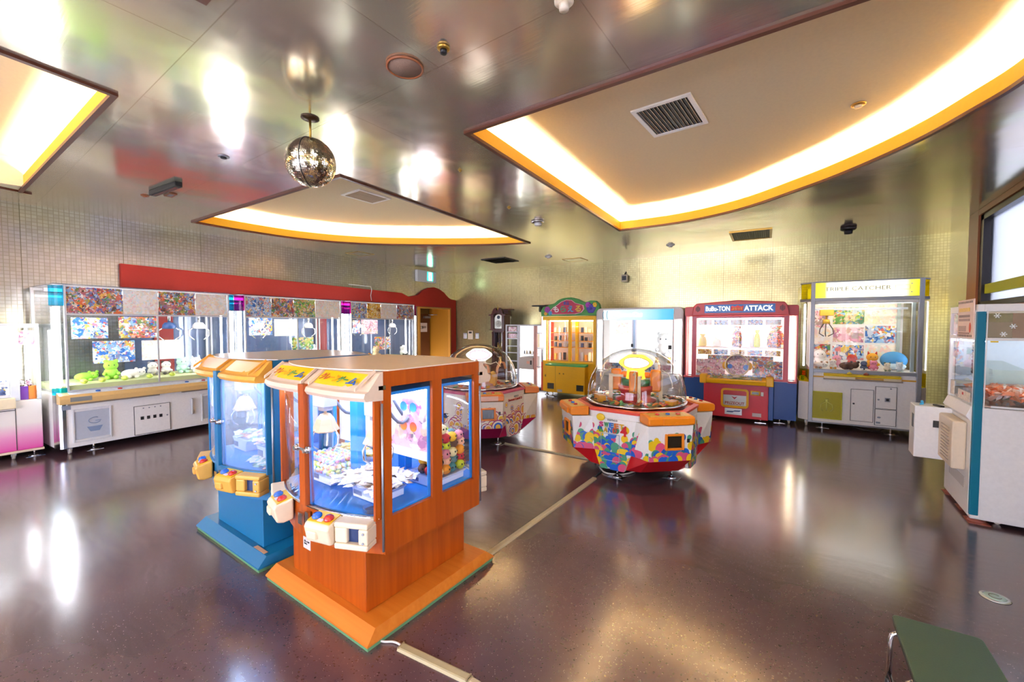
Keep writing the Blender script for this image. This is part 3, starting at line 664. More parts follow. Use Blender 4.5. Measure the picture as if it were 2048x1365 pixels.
    # control boxes
    for s in (-1,1):
        for sd in (-1,1):
            T = Matrix.Rotation(0 if s < 0 else math.pi, 4, 'Z')
            A = T @ Matrix.Translation((sd*.20, -.46, .52)) @ Matrix.Rotation(R(sd*13), 4, 'Z')
            k = MB(); k.prism([(.0,.058),(-.088,.038),(-.098,.018),(-.082,-.058),(-.05,-.066),(.0,-.058)], -.082, .070, 'x', M=A)
            cb_ = k.build('control_box', controls, t, .010, seg=3)
            k = MB(); k.box(-.060,.0,-.104,-.07,-.036,.006, M=A @ Matrix.Translation((.0,0,0))) ; k.build('coin_flap', controls, cb_, .008)
            tl = math.atan2(.020,.088)
            dk = MB(); Ad = A @ Matrix.Translation((0,-.044,.0495)) @ Matrix.Rotation(tl,4,'X'); dk.box(-.074,.062,-.036,.040,-.003,.0025, M=Ad)
            dk.build('button_deck', mat('mustard_print','#e3b21e',.4), cb_)
            for jj, (bxx, cc, nm) in enumerate(((-.045,'#0d5fc4','blue push button'),(.030,'#c21f1c','red push button'))):
                bt = MB(); bt.lathe([(0,.0),(.024,.0),(.024,.008),(.019,.010),(.018,.016),(.0,.020)], (bxx,-.002,.002), 20, M=Ad)
                bt.build('push_button', mat(nm.replace(' ','_'),cc,.2,coat=.5), cb_, label=nm)
            box_s = MB(); box_s.box(-.020,.010,-.03,-.012,.0026,.004,M=Ad); box_s.build('deck_label', mat('lilac_print','#d9cfe6',.4), cb_)
            # prize chute
            C2 = T @ Matrix.Translation((sd*.352, -.425, .515)) @ Matrix.Rotation(R(sd*24), 4, 'Z')
            k = MB(); X0, X1 = -.085, .088
            def bxm(a,b,c,d,e,f): k.box(a,b,c,d,e,f,M=C2)
            bxm(X0,X1,-.058,.045,.036,.062); bxm(X0,X1,-.058,.045,-.066,-.038)
            if sd > 0: bxm(X0,-.022,-.052,.045,-.038,.036); bxm(.040,X1,-.058,.045,-.038,.036)
            else: bxm(X0,-.040,-.058,.045,-.038,.036); bxm(.022,X1,-.052,.045,-.038,.036)
            ch_ = k.build('prize_chute', controls, t, .008, seg=3)
            k = MB(); k.box(*((-.024,.042) if sd>0 else (-.042,.024)),-.030,.0,-.040,.038,M=C2); k.build('chute_flap', NAVY, ch_)
            sc_ = MB()
            for zz in (.018,-.026): sc_.cyl(C2 @ Vector((sd*.066,-.059,zz)), C2 @ Vector((sd*.066,-.062,zz)),.006,n=10)
            sc_.build('screw', GREY, ch_)
            station_claw(t, sd*.21 + (.03 if sd*s < 0 else -.02), s*.215 if sd > 0 else s*.23, -s)
    k = MB(); k.cyl((-.255,-.379,.335),(-.255,-.375,.335),.010,n=12); k.build('keyhole', CHROME, t)
    if body is ORANGE:
        lbp = box('rating_label', mat('white_label','#d8cfc8',.5), t, -.23,-.155,-.3768,-.3753,.235,.30)
        text('label_lettering','定格  AC100V\n50/60Hz',DARK,lbp,-.192,-.3775,.272,.055,.025,ext=.0005)
    else:
        lbp = box('warning_label', mat('white_label','#d8cfc8',.5), t, .03,.40,0,0.0,0,0)
        bpy.data.objects.remove(lbp)
        yl = MB(); yl.box(.20,.29,-.462,-.458,.535,.555,M=Matrix.Rotation(R(3),4,'Z')); yl.build('warning_label', YEL, t)
        wl_ = MB(); wl_.box(.29,.43,-.410,-.385,.0795,.081); wl_.build('floor_label', mat('pale_orange_label','#cf9c74',.5), t)
    return t
MCX, MCY = -2.10, 1.61
orange = candy_machine('crane_machine','orange wood-veneer twin crane machine with an ivory marquee, nearest the camera',(MCX,MCY,0),
    ORANGE, ORANGE, ORANGE2, mat('ivory_marquee','#d9c0a6',.4), G, BLUEIN, ('pink','pale'), YEL, mat('ivory_control','#e4cfae',.38))
sunset = mat_bands('sunset_print', [(0,'#f6a38a'),(.3,'#fbe1c4'),(.6,'#fdf3d0'),(1,'#f2a04e')], 0, -.5, .5)
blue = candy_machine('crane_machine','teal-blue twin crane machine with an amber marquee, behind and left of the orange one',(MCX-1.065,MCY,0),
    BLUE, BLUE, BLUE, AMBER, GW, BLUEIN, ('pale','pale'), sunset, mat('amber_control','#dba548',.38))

# trays and prizes inside the two twin machines
rnd = random.Random(11)
def W(x, y, z=0, c=(MCX,MCY)): return (c[0]+x, c[1]+y, z)
CLEAR = glass('clear_tray_plastic', (.93,.95,1.0), 1.6)
def tray(label, cx, cy, hw, hd, z, hgt=.05, group=None):
    t = thing('prize_tray', label, 'tray', (cx,cy,z))
    k = MB(); o = [(-hw,-hd),(hw,-hd),(hw,hd),(-hw,hd)]; i_ = [(a*.93,b*.93) for a, b in o]
    k.loft([[(x,y,0) for x,y in i_],[(x*1.0,y*1.0,hgt) for x,y in o],[(x*1.04,y*1.04,hgt) for x,y in o],[(x*1.04,y*1.04,hgt+.004) for x,y in o],[(x*.99,y*.99,hgt+.004) for x,y in o],[(x*.985,y*.985,.004) for x,y in i_]])
    k.build('tray', CLEAR, t); return t
def riser(label, cx, cy, hw, hd, z0, z1, m):
    t = thing('tray_riser', label, 'prize stand', (cx,cy,z0)); k = MB(); h = z1-z0
    k.loft([[(-hw*.8,-hd,0),(hw*.8,-hd,0),(hw*.8,hd,0),(-hw*.8,hd,0)],[(-hw*.82,-hd,h*.6),(hw*.82,-hd,h*.6),(hw*.82,hd,h*.6),(-hw*.82,hd,h*.6)],[(-hw,-hd,h*.92),(hw,-hd,h*.92),(hw,hd,h*.92),(-hw,hd,h*.92)],[(-hw,-hd,h),(hw,-hd,h),(hw,hd,h),(-hw,hd,h)]])
    k.build('stand', m, t, .006)
    k = MB(); k.box(-hw*.75,-hw*.2,-hd-.0015,-hd+.002,h*.25,h*.65); k.build('opening', mat('shaded_grey_plastic','#6d7590',.5), t); return t
MILK = mat('translucent_white_plastic','#dcdff0',.35)
riser('white plastic stand under the tray of white packets, front right window', *W(.22,-.20)[:2], .13, .085, .5845, .645, MILK)
tray('clear tray heaped with white wrapped sweets, front right window', *W(.212,-.215)[:2], .185, .142, .646)
# packets: crumpled pillow bags
def packet_mesh(name, seed, m, w=.03, d=.022, h=.009):
    r_ = random.Random(seed); k = MB(); nx, ny = 7, 6; top = []; bot = []
    for j in range(ny+1):
        for i in range(nx+1):
            u, v = i/nx*2-1, j/ny*2-1; b = (1-u**4)*(1-v*v*.9)
            x = u*w*(1+.05*r_.uniform(-1,1)); y = v*d*(1+.16*abs(u)**3+.05*r_.uniform(-1,1))
            top.append((x,y,h*b+r_.uniform(-.0016,.0016))); bot.append((x,y,-h*b*.8+r_.uniform(-.001,.001)))
    fs = []; n1 = nx+1; o = len(top)
    for j in range(ny):
        for i in range(nx): a = j*n1+i; fs += [(a,a+1,a+1+n1,a+n1),(o+a,o+a+n1,o+a+1+n1,o+a+1)]
    per = [i for i in range(n1)]+[j*n1+nx for j in range(1,ny+1)]+[ny*n1+i for i in range(nx-1,-1,-1)]+[j*n1 for j in range(ny-1,0,-1)]
    for a, b in zip(per, per[1:]+per[:1]): fs.append((a,o+a,o+b,b))
    k.add(top+bot, fs, smooth=False); me = k.mesh(name, m); return me
def put(name, me, loc, rot, label, cat, group, sc_=1):
    o = bpy.data.objects.new(name, me); COL.objects.link(o); o.location = loc; o.rotation_euler = rot
    o.scale = (sc_,)*3 if not hasattr(sc_,'__len__') else sc_
    return tag(o, label, cat, group)
WRAPm = mat('white_glossy_wrapper','#efece8',.18,coat=.6,var=.1); WRAP2 = mat('brown_and_white_wrapper','#cbb59c',.22,coat=.6,var=.35,bscale=60)
pm_ = [packet_mesh('wrapped_sweet', s, WRAPm if s % 3 else WRAP2) for s in range(6)]
def heap(cx, cy, hw, hd, z0, n, fn, peak=.06, r=.02):
    for i in range(n):
        x = rnd.uniform(-1,1); y = rnd.uniform(-1,1)
        top = peak*max(0,(1-.8*max(abs(x),abs(y))**2)); z = z0+r*.55+top*(i/n)
        fn(i, (cx+x*hw*.92, cy+y*hd*.92, z))
def put_packet(i, loc, meshes, label, group, cat='sweet', sc_=1): put('snack_packet' if 'snack' in label else 'yellow_sweet_packet' if 'yellow' in label else 'white_sweet_packet', rnd.choice(meshes), loc, (rnd.uniform(-.35,.35),rnd.uniform(-.35,.35),rnd.uniform(0,6.3)), label, cat, group, sc_)
c_ = W(.212,-.215)
heap(c_[0], c_[1], .195, .150, .668, 190, lambda i, l: put_packet(i, l, pm_, 'white crinkled sweet packet in the heap behind the front right window of the orange machine', 'white sweet packets in the front right window'), .055, .012)
# rainbow balls
RB = [mat_bands('rainbow_ball_'+n, st, 2, -.0165, .0165, .3) for n, st in (('warm',[(0,'#f58a9a'),(.3,'#f9d56e'),(.55,'#fdf3ea'),(.75,'#8fd3f0'),(1,'#a98ee0')]),('cool',[(0,'#b38fe0'),(.35,'#f7e6f2'),(.6,'#9bdfe8'),(1,'#f7a8c8')]),('lemon',[(0,'#f2e05a'),(.4,'#b8e07a'),(.65,'#fbf3d8'),(1,'#f29a5e')]))]
bm_ = []
for m_ in RB: k = MB(); k.ell((0,0,0),.0165,14,9); bm_.append(k.mesh('rainbow_ball', m_))
riser('grey plastic stand under the ball tray of the orange machine, front left window', *W(-.20,-.19)[:2], .12, .09, .5845, .65, MILK)
tray('clear tray of rainbow balls in the front left window of the orange machine', *W(-.195,-.205)[:2], .178, .13, .651, .035)
def put_ball(l, label, group): put('rainbow_ball', rnd.choice(bm_), l, (rnd.uniform(0,6),rnd.uniform(0,6),rnd.uniform(0,6)), label, 'ball', group)
def layers(cx, cy, hw, hd, z0, r, rows, fn, slope=0):
    for k_ in range(rows):
        sh = k_*r*.9; nx = int(2*(hw-sh)/(2*r)); ny = int(2*(hd-sh*.6)/(2*r))
        for i in range(nx):
            for j in range(ny):
                x = -(hw-sh)+r+(i+.0)*2*r*1.02+rnd.uniform(-.1,.1)*r+(k_%2)*r*.5; y = -(hd-sh*.6)+r+j*2*r*1.02+rnd.uniform(-.1,.1)*r
                fn((cx+x, cy+y, z0+r+k_*r*1.62+slope*(y+hd)))
cc = W(-.195,-.205)
layers(cc[0], cc[1], .165, .118, .656, .0165, 3, lambda l: put_ball(l, 'small rainbow-striped ball in the heap in the front left window of the orange machine', 'rainbow balls in the front left window'))
YW = [packet_mesh('yellow_sweet', s, mat('yellow_wrapper','#f2cf6a',.25,coat=.4,var=.2)) for s in range(3)]+[packet_mesh('pastel_sweet', 9, mat('pastel_wrapper','#cfe0ee',.25,coat=.4))]
c3 = W(-.22,-.034); riser('white ledge under the yellow packets along the divider of the orange machine', c3[0], c3[1], .18, .022, .5845, .70, MILK)
heap(c3[0], c3[1], .17, .016, .703, 44, lambda i, l: put_packet(i, l, YW, 'yellow or pastel sweet packet heaped along the divider of the orange machine', 'yellow and pastel packets along the divider'), .035, .012)
k = thing('chute_ring','clear ring around the prize hole at the front right corner inside the orange machine','prize chute', W(.36,-.33,.5845))
MB().lathe([(.052,0),(.056,0),(.056,.02),(.052,.02),(.052,0)], n=28).build('ring', CLEAR, k); MB().lathe([(0,.0),(.05,.0),(.05,.002),(0,.002)],n=28).build('hole', NAVY, k)
# soft balls at the rear right window
BC = [('red','#c8343c'),('yellow','#f0bb2e'),('pink','#e08a93'),('cream','#efe0a6'),('orange','#ef9a28'),('teal','#4f8f90'),('lime','#c6d02e'),('brown','#6d4c3c'),('peach','#eeb48e'),('grey-green','#5d7a78')]
def soft_ball(col, hx, loc, r=.029, smile=True):
    t = thing('soft_ball', '%s soft toy ball in the pile behind the rear side window of the orange machine' % col, 'ball', loc, rnd.uniform(-30,60), 'soft toy balls in the rear side window')
    MB().ell((0,0,0), r, 18, 12).build('body', mat('plush_'+col.replace('-','_'), hx,.8,bump=.3,bscale=200), t)
    e = MB(); 
    for a in (-.35,.35): e.ell((r*.97*math.cos(a), r*.97*math.sin(a), r*.18),(.004,.005,.006),8,6)
    e.build('eyes', DARK, t); return t
zz = 0
pos = []
def stackballs(x0, x1, y0, y1, z0, rows, r):
    for k_ in range(rows):
        y = y0+r
        while y < y1-r*.5:
            x = x1-r-(k_%2)*r*.4
            cnt = 0
            while x > x0+r and cnt < 3:
                pos.append((x, y+rnd.uniform(-.2,.2)*r+(k_%2)*r*.6, z0+r+k_*r*1.55)); x -= 2.05*r; cnt += 1
            y += 2.05*r
stackballs(.20,.434,.03,.30,.64,5,.029)
for i, (x,y,z) in enumerate(pos): c_n, h_ = BC[(i*7+3) % len(BC)]; soft_ball(c_n, h_, W(x,y,z))
soft_ball('cream','#efe0a6', W(.40,.10,.905),.029)
riser('white stand under the soft balls at the rear side window', *W(.30,.155)[:2], .13, .12, .5845, .638, MILK)
tray('clear tray under the pile of soft balls at the rear side window', *W(.30,.16)[:2], .135, .135, .6385, .03)
# blue machine: two trays of snack packets
BW = (MCX-1.065, MCY)
MIXm = [packet_mesh('snack_packet', 20+s, mat('snack_wrapper_%d' % s, h_,.25,coat=.4,var=.3,bscale=80)) for s, h_ in enumerate(('#f4f1e8','#a9cbb4','#f0b59c','#e9e4cf','#f7e7de'))]
riser('pale stand under the snack tray of the blue machine, front right window', BW[0]+.20, BW[1]-.20, .13, .09, .5845, .69, MILK)
tray('clear tray of snack packets in the front right window of the blue machine', BW[0]+.20, BW[1]-.20, .16, .12, .691, .03)
heap(BW[0]+.20, BW[1]-.20, .14, .10, .696, 60, lambda i, l: put_packet(i, l, MIXm, 'white, green or peach snack packet in the front right tray of the blue machine', 'snack packets in the front right tray of the blue machine'), .05, .012)
heap(BW[0]+.22, BW[1]-.30, .17, .06, .584, 30, lambda i, l: put_packet(i, l, MIXm, 'snack packet lying loose on the floor of the blue machine, front right window', 'loose snack packets in the front right of the blue machine'), .015, .012)
riser('pale stand under the snack tray of the blue machine, front left window', BW[0]-.23, BW[1]-.18, .12, .09, .5845, .67, MILK)
heap(BW[0]-.23, BW[1]-.18, .12, .09, .672, 26, lambda i, l: put_packet(i, l, MIXm, 'snack packet on the stand in the front left window of the blue machine', 'snack packets in the front left window of the blue machine'), .04, .012)

# ---------------------------------------------------------------- row of three wide prize machines on the left
UP, UA = (-6.93,.95), 94.6
def uloc(u, d=0.0): a = R(UA); return (UP[0]+u*math.cos(a)-d*math.sin(a), UP[1]+u*math.sin(a)+d*math.cos(a), 0)
def UQ(px, py, d=0.0): return onplane(UP, UA, px, py, d)
GMID = glass('rear_glass', (.86,.90,.95))
def caster(t, x, y, r=.035):
    k = MB(); k.cyl((x-.012,y,r),(x+.012,y,r),r,n=18); k.build('caster_wheel', mat('cream_rubber','#c9bfae',.5), t)
    k = MB(); k.box(x-.02,x+.02,y-.02,y+.025,r*1.3,.085); k.cyl((x-.016,y,r),(x+.016,y,r),r*.4,n=10); k.build('caster_fork', GREY, t)
def footpad(t, x, y, m=None, zt=.09):
    k = MB(); k.lathe([(0,.003),(.05,.003),(.045,.012),(.018,.022),(.0,.024)],(x,y,0),20); k.cyl((x,y,.02),(x,y,zt),.011,n=10); k.box(x-.075,x+.075,y-.06,y+.06,.0005,.0035)
    k.build('levelling_foot', m or CHROME, t)
def claw_unit(t, x, y, z, m, s=1.0, fm=None, rail=None):
    k = MB(); k.cyl((x,y,z),(x,y,z+.22*s),.018*s,n=12); k.build('claw_cable_sleeve', fm or CHROME, t)
    k = MB(); k.lathe([(0,.02),(.05,.015),(.075,-.02),(.08,-.06),(.06,-.075),(0,-.075)],(x,y,z),20); 
    h = k.build('claw_body', m, t)
    for sg in (-1,1):
        k = MB(); k.tube([(x+sg*.06*s,y,z-.05*s),(x+sg*.13*s,y,z-.10*s),(x+sg*.13*s,y,z-.18*s),(x+sg*.06*s,y,z-.24*s)],.009*s,6); k.build('claw_finger', fm or CHROME, t)
def wide_machine(u0, capm, capname, label, idx, posters, crane_u):
    W_, D = 1.93, .90
    t = thing('prize_machine', label, 'claw machine', uloc(u0), UA)
    body = MB(); body.box(.08,W_-.08,.0,D,.08,.60); body.box(.012,.08,.07,D,.08,.70); body.box(W_-.08,W_-.012,.07,D,.08,.70)
    body.box(.08,W_-.08,.02,D,.60,.72); body.build('lower_cabinet', WHITE, t, .006)
    pinkm = mat_bands('chrome_pink_glow',[(0,'#c9a3b0'),(1,'#c9c9cc')],2,0,.7)
    for sd in (0,1):
        xa = .0 if sd == 0 else W_-.10; xb = xa+.10
        pts = [(xa if sd==0 else xb, .095),(xa+(.03 if sd==0 else .07), .012),(xa+(.055 if sd==0 else .045), .0),(xb if sd==0 else xa,.0),(xb if sd==0 else xa,.095)]
        k = MB(); k.prism(pts, .08, .695); k.build('chrome_corner', CHROME, t)
        for za, zb_, mm, nm in ((.70,.78,capm,'lower_band'),(.78,1.72,G,'corner_glass'),(1.72,1.95,capm,'corner_cap')):
            k = MB(); k.prism(pts, za, zb_-.001); k.build(nm, mm, t, label=(capname+' acrylic') if mm is capm else None)
        k = MB(); xc = (xa+xb)/2; k.cyl((xc,.055,.79),(xc,.055,1.71),.03,n=14); k.build('light_tube', TUBE, t)
        # side glazing behind the corner
        xs_ = .012 if sd == 0 else W_-.018
        box('side_window', G, t, xs_, xs_+.006, .10, D, .71, 1.95)
        k = MB(); k.cyl((xs_+(.06 if sd==0 else -.06),.30,.80),(xs_+(.06 if sd==0 else -.06),.30,1.70),.014,n=10); k.build('light_tube', TUBE, t)
    fr = MB(); fr.frame(.102, W_-.102, .73, 1.96, .018, -.004, .03, .016); fr.box(.102,W_-.102,.0,.025,1.615,1.635); fr.box(W_/2-.008,W_/2+.008,.004,.022,.746,1.615); fr.build('front_frame', ALU, t)
    box('front_window', G, t, .12, W_-.12, .010, .014, .746, 1.615)
    box('rear_window', GMID, t, .05, W_-.05, D-.02, D-.015, .72, 1.93)
    top = MB(); top.box(.03,W_-.03,.03,D,1.962,1.975); top.build('roof_panel', glass('milky_roof',(.8,.85,.9)), t)
    fb = MB(); fb.box(.012,.04,D-.03,D,.70,1.96); fb.box(W_-.04,W_-.012,D-.03,D,.70,1.96); fb.box(.04,W_-.04,D-.03,D,1.93,1.96); fb.box(.04,W_-.04,.45,.49,1.90,1.94); fb.build('rear_frame', ALU, t)
    lt = MB(); lt.cyl((.15,.06,1.90),(W_-.15,.06,1.90),.016,n=10); lt.build('light_tube', TUBE, t)
    dk = MB(); dk.prism([(-.10,.60),(-.105,.66),(-.09,.70),(.02,.732),(.02,.60)], .015, W_-.015, 'x'); d_o = dk.build('control_deck', mat('amber_wood_deck','#e6bf7c',.35), t, .006)
    cp = MB(); 
    dz = lambda y: .70+(.032)*(y+.09)/.11
    cp.add([(.10,-.082,dz(-.082)+.002),(W_-.10,-.082,dz(-.082)+.002),(W_-.10,-.0,dz(0)+.002),(.10,-.0,dz(0)+.002)],[(0,1,2,3)])
    o = cp.build('deck_print', mat('white_blue_print','#dfe7f2',.3,var=.2,bscale=30), d_o); md = o.modifiers.new('thickness','SOLIDIFY'); md.thickness = .0015
    for gx in (.35,.55,1.25,1.45):
        b_ = MB(); b_.lathe([(0,0),(.022,0),(.022,.012),(0,.016)],(gx,-.045,dz(-.045)+.002),16); b_.build('push_button', mat('red_push_button','#c21f1c',.2,coat=.5) if gx in (.55,1.45) else mat('blue_push_button','#0d5fc4',.2,coat=.5), d_o)
    box('ticket_display', mat('grey_display','#8d8f8a',.3), d_o, .10,.28,-.108,-.102,.625,.675)
    box('deck_shadow_rail', mat('taupe_plastic','#a0917f',.5), t, .10,.95,-.03,-.001,.575,.598); box('deck_shadow_rail', mat('taupe_plastic'), t, 1.2,W_-.1,-.03,-.001,.575,.598)
    # prize door, coin panel
    for dx in (0, 1.30):
        pd = MB(); pd.frame(.13+dx,.47+dx,.135,.52,.018,-.022,-.0005,.03); p_o = pd.build('prize_door', mat('pale_door_frame','#dcdcdc',.35), t, .004)
        box('door_flap', mat('smoky_white_acrylic','#b9c0cc',.15), p_o, .148+dx,.452+dx,-.012,-.004,.165,.49)
        k = MB(); 
        a_ = [R(a) for a in range(60,345,15)]; k.tube([(.32+dx+.055*math.cos(a),-.014,.37+.035*math.sin(a)) for a in a_],.004,5); k.box(.325+dx,.375+dx,-.018,-.012,.36,.368); k.prism([(.25+dx,.30),(.39+dx,.30),(.36+dx,.24),(.28+dx,.24)],-.0155,-.012,'y')
        k.build('door_mark', mat('faint_blue_print','#7f93b4',.4), p_o)
    cpn = box('coin_panel', WHITE, t, .69,1.06,-.012,-.0005,.10,.46,.003)
    fr_k = MB(); fr_k.frame(.686,1.064,.096,.464,.003,-.013,-.0004); fr_k.build('panel_seam', mat('dark_seam','#4a4845',.6), cpn)
    k = MB(); 
    for i in range(4): k.box(.765+i*.065-.016,.765+i*.065+.016,-.016,-.012,.285,.325)
    k.build('coin_slot', DARK, cpn)
    k = MB(); 
    for i in range(4): k.cyl((.78+i*.06,-.015,.43),(.78+i*.06,-.012,.43),.008,n=10)
    k.cyl((1.03,-.015,.30),(1.03,-.012,.30),.01,n=10); k.build('panel_lock', GREY, cpn)
    hd = MB(); hd.box(1.30,1.325,-.04,-.0,.26,.48); hd.build('grab_handle', ALU, t, .008)
    box('small_label', mat('grey_label','#8f9aa8',.4), t, .05,.125,-.004,-.0005,.525,.575)
    pf = MB(); pf.box(.06,W_-.06,.03,D-.03,.722,.80); pf.build('play_floor', mat('lime_playfield','#d9e4a4',.5,var=.15,bscale=8), t)
    # crane carriages
    for cu in crane_u:
        k = MB(); k.box(cu-.02,cu+.02,.10,D-.06,1.84,1.87); k.box(cu-.11,cu+.11,.34,.56,1.74,1.84); k.build('crane_carriage', mat('pale_crane_housing','#e3e6ee',.3), t, .01)
        claw_unit(t, cu, .45, 1.52, mat('crane_cover_navy','#2c4f86',.3) if idx == 0 and cu == crane_u[0] else WHITE, 1.0)
    for (x, y) in ((.12,.08),(W_-.12,.08),(.12,D-.1),(W_-.12,D-.1)): caster(t, x, y)
    for x in (.33, W_-.33): footpad(t, x, .10)
    # header artwork (front) and hanging posters, given as (px0,py0,px1,py1,depth,kind,seed)
    for (x0,y0,x1,y1,dep,kind,seed) in posters:
        ua, za = UQ(x0,y0,dep); ub, zb2 = UQ(x1,y1,dep); ua -= u0; ub -= u0
        box('poster', poster(kind, seed, 10), t, max(ua,.125), min(ub,W_-.125), dep+.001, dep+.004, min(za,zb2), max(za,zb2))
    return t
def z3(x, y): return (x/3.25, 520+y/3.25)
def zr(x, y): return (400+x/3.938, 560+y/3.938)
def pp(f_, x0, y0, x1, y1, d, k, s): a = f_(x0,y0); b = f_(x1,y1); return (a[0],a[1],b[0],b[1],d,k,s)
def strip(us, kinds, sd0):
    out = []
    for i, k in enumerate(kinds): out.append((us[i],us[i+1],k,sd0+i))
    return out
P1 = [pp(z3,460,375,705,510,.5,'blue',3), pp(z3,770,370,1035,505,.5,'busy',5), pp(z3,600,530,880,660,.6,'blue',8), pp(z3,920,525,1170,640,.6,'pale',2)]
P2 = [pp(zr,385,300,570,435,.45,'blue',12), pp(zr,585,310,775,440,.45,'pale',13), pp(zr,725,455,895,545,.3,'green',14)]
P3 = [pp(zr,1270,315,1400,425,.4,'pink',15), pp(zr,1375,450,1500,545,.4,'busy',16), pp(zr,1205,320,1260,420,.4,'blue',17)]
m1 = wide_machine(0.0-.08, GB, 'aqua', 'wide white prize machine with aqua corner caps, nearest of the long left-hand row', 0, P1, (1.25,1.62))
m2 = wide_machine(1.865, GM, 'magenta', 'wide white prize machine with magenta corner caps, middle of the long left-hand row', 1, P2, (.55,1.45))
m3 = wide_machine(3.81, GM, 'magenta', 'wide white prize machine with magenta corner caps, far end of the row beside the door', 2, P3, (.62,1.58))
for mm, us, ks, s0 in ((m1,(.122,.62,.98,1.40,1.808),('busy','pale','busy','pale'),21),(m2,(.122,.52,.90,1.30,1.808),('blue','busy','green','pale'),31),(m3,(.122,.50,.85,1.30,1.808),('blue','gold','pale','busy'),41)):
    for i, k_ in enumerate(ks):
        box('header_poster', poster(k_, s0+i, 13), mm, us[i]+.003, us[i+1]-.003, .012, .016, 1.637, 1.942)

def plush(name, label, loc, rz, col, s=.12, ears='round', col2=None, group=None, lying=False):
    """stuffed toy: body and head in one mesh, with ears, limbs and face as parts"""
    t = thing(name, label, 'soft toy', loc, rz, group)
    fur = mat('plush_'+col.strip('#'), col, .9, bump=.3, bscale=120); f2 = mat('plush_'+(col2 or col).strip('#'), col2 or col, .9, bump=.3, bscale=120)
    k = MB()
    if lying: k.ell((0,0,s*.55),(s*.95,s*.6,s*.52),18,12); k.ell((s*.85,-s*.05,s*.65),(s*.5,s*.48,s*.46),16,10); hc = (s*.85,-s*.05,s*.65)
    else: k.ell((0,0,s*.6),(s*.55,s*.5,s*.6),18,12); k.ell((0,-s*.05,s*1.35),(s*.56,s*.5,s*.5),18,12); hc = (0,-s*.05,s*1.35)
    k.build('body', fur, t)
    for sg in (-1,1):
        k = MB()
        if ears == 'round': k.ell((hc[0]+sg*s*.38,hc[1],hc[2]+s*.42),(s*.18,s*.1,s*.18),12,8)
        elif ears == 'long': k.ell((hc[0]+sg*s*.22,hc[1],hc[2]+s*.75),(s*.12,s*.08,s*.42),12,8)
        else: k.cyl((hc[0]+sg*s*.3,hc[1],hc[2]+s*.3),(hc[0]+sg*s*.4,hc[1],hc[2]+s*.7),s*.16,.003,n=10)
        k.build('ear', f2, t)
        k = MB(); k.ell((sg*s*.5,-s*.3,s*.55 if not lying else s*.25),(s*.17,s*.32,s*.17),12,8); k.build('arm', fur, t)
        k = MB(); k.ell((sg*s*.32,-s*.55,s*.2),(s*.2,s*.28,s*.19),12,8); k.build('foot', f2, t)
        k = MB(); k.ell((hc[0]+sg*s*.2,hc[1]-s*.46,hc[2]+s*.05),(s*.05,s*.03,s*.06),8,6); k.build('eye', DARK, t)
    return t
def upos(px, py, d, z):
    u, _ = UQ(px, py, d); return uloc(u, d)[:2]+(z,)
def on_row(name, label, px, d, col, s, rzz=0, **k): 
    u, _ = UQ(px, 740, d); l = uloc(u, d); return plush(name, label, (l[0],l[1],.801), UA+rzz, col, s, **k)
on_row('stuffed_toy','lime-green round toy at the left end of the nearest wide prize machine',168,.42,'#9bdc4a',.10,10,lying=True)
on_row('stuffed_toy','lime-green dome-shaped toy second from the left in the nearest wide prize machine',222,.42,'#a3e04e',.13,-10)
on_row('stuffed_toy','white lying toy in the middle of the nearest wide prize machine',262,.30,'#f4f1ea',.11,0,lying=True,ears='round')
on_row('stuffed_toy','grey and white spotted toy right of the white lying toy',305,.45,'#e4e1da',.10,0,col2='#8f8f92')
on_row('stuffed_toy','cream toy with dark patches standing among the white ones in the nearest wide machine',332,.45,'#f1ece0',.10,0,col2='#55504c')
on_row('stuffed_toy','pale mint toy at the right of the nearest wide machine, left of its pillar',364,.45,'#bfe6d2',.12,0)
on_row('stuffed_toy','white toy beside the right pillar of the nearest wide machine',392,.40,'#f5f3ee',.12,0,ears='point')
on_row('stuffed_toy','grey-white toy lying at the left of the middle wide machine',510,.5,'#d9d6d0',.17,0,lying=True)
on_row('stuffed_toy','big white standing toy right of centre in the middle wide machine',622,.50,'#f6f4ef',.17,0,ears='round')
on_row('stuffed_toy','white standing toy at the right end of the far wide machine',806,.25,'#f3f1ec',.13,0,ears='round',col2='#3b3b3e')
on_row('stuffed_toy','sandy toy in the centre of the far wide machine',752,.22,'#e8c99a',.13,0)
for i, px in enumerate((168,205,250,300,345)):
    u, _ = UQ(px,765,.12); l = uloc(u,.12)
    b = MB().ell((0,0,.028),(.05,.035,.028),12,8).build('capsule', mat('lime_capsule','#cfe05a',.4), None, loc=(l[0],l[1],.801)); tag(b,'flat lime-green capsule on the front ledge of the nearest wide machine','capsule','lime capsules along the front ledge')

# ---------------------------------------------------------------- pink-skirted machine at the left edge
t = thing('prize_machine','white prize machine with a pink fading skirt, cut by the left edge of the picture','claw machine',(-7.14,-.60,0),91)
PKW = mat_bands('white_to_pink_skirt',[(0,'#e04ba4'),(.42,'#ee9fc8'),(.75,'#efe4dc'),(1,'#efe6dc')],2,.10,.50)
WD = 1.40
box('lower_cabinet', PKW, t, 0,WD,0,.75,.10,.66,.012)
box('skirt_rail', WARM, t, -.005,WD+.005,-.012,.7,.075,.10,.006)
box('control_deck', mat('cream_deck','#ead9b4',.4), t, .0,WD-.20,-.06,.0,.58,.70,.01)
k = MB(); k.box(WD-.203,WD-.197,-.004,0,.11,.66); k.box(0,WD-.2,-.004,0,.553,.56); k.build('panel_seam', mat('dark_seam','#4a4845'), t)
k = MB(); k.cyl((WD-.36,-.006,.33),(WD-.36,0,.33),.012,n=12); k.cyl((WD-.36,-.066,.57),(WD-.36,-.06,.57),.010,n=12); k.build('lock', GREY, t)
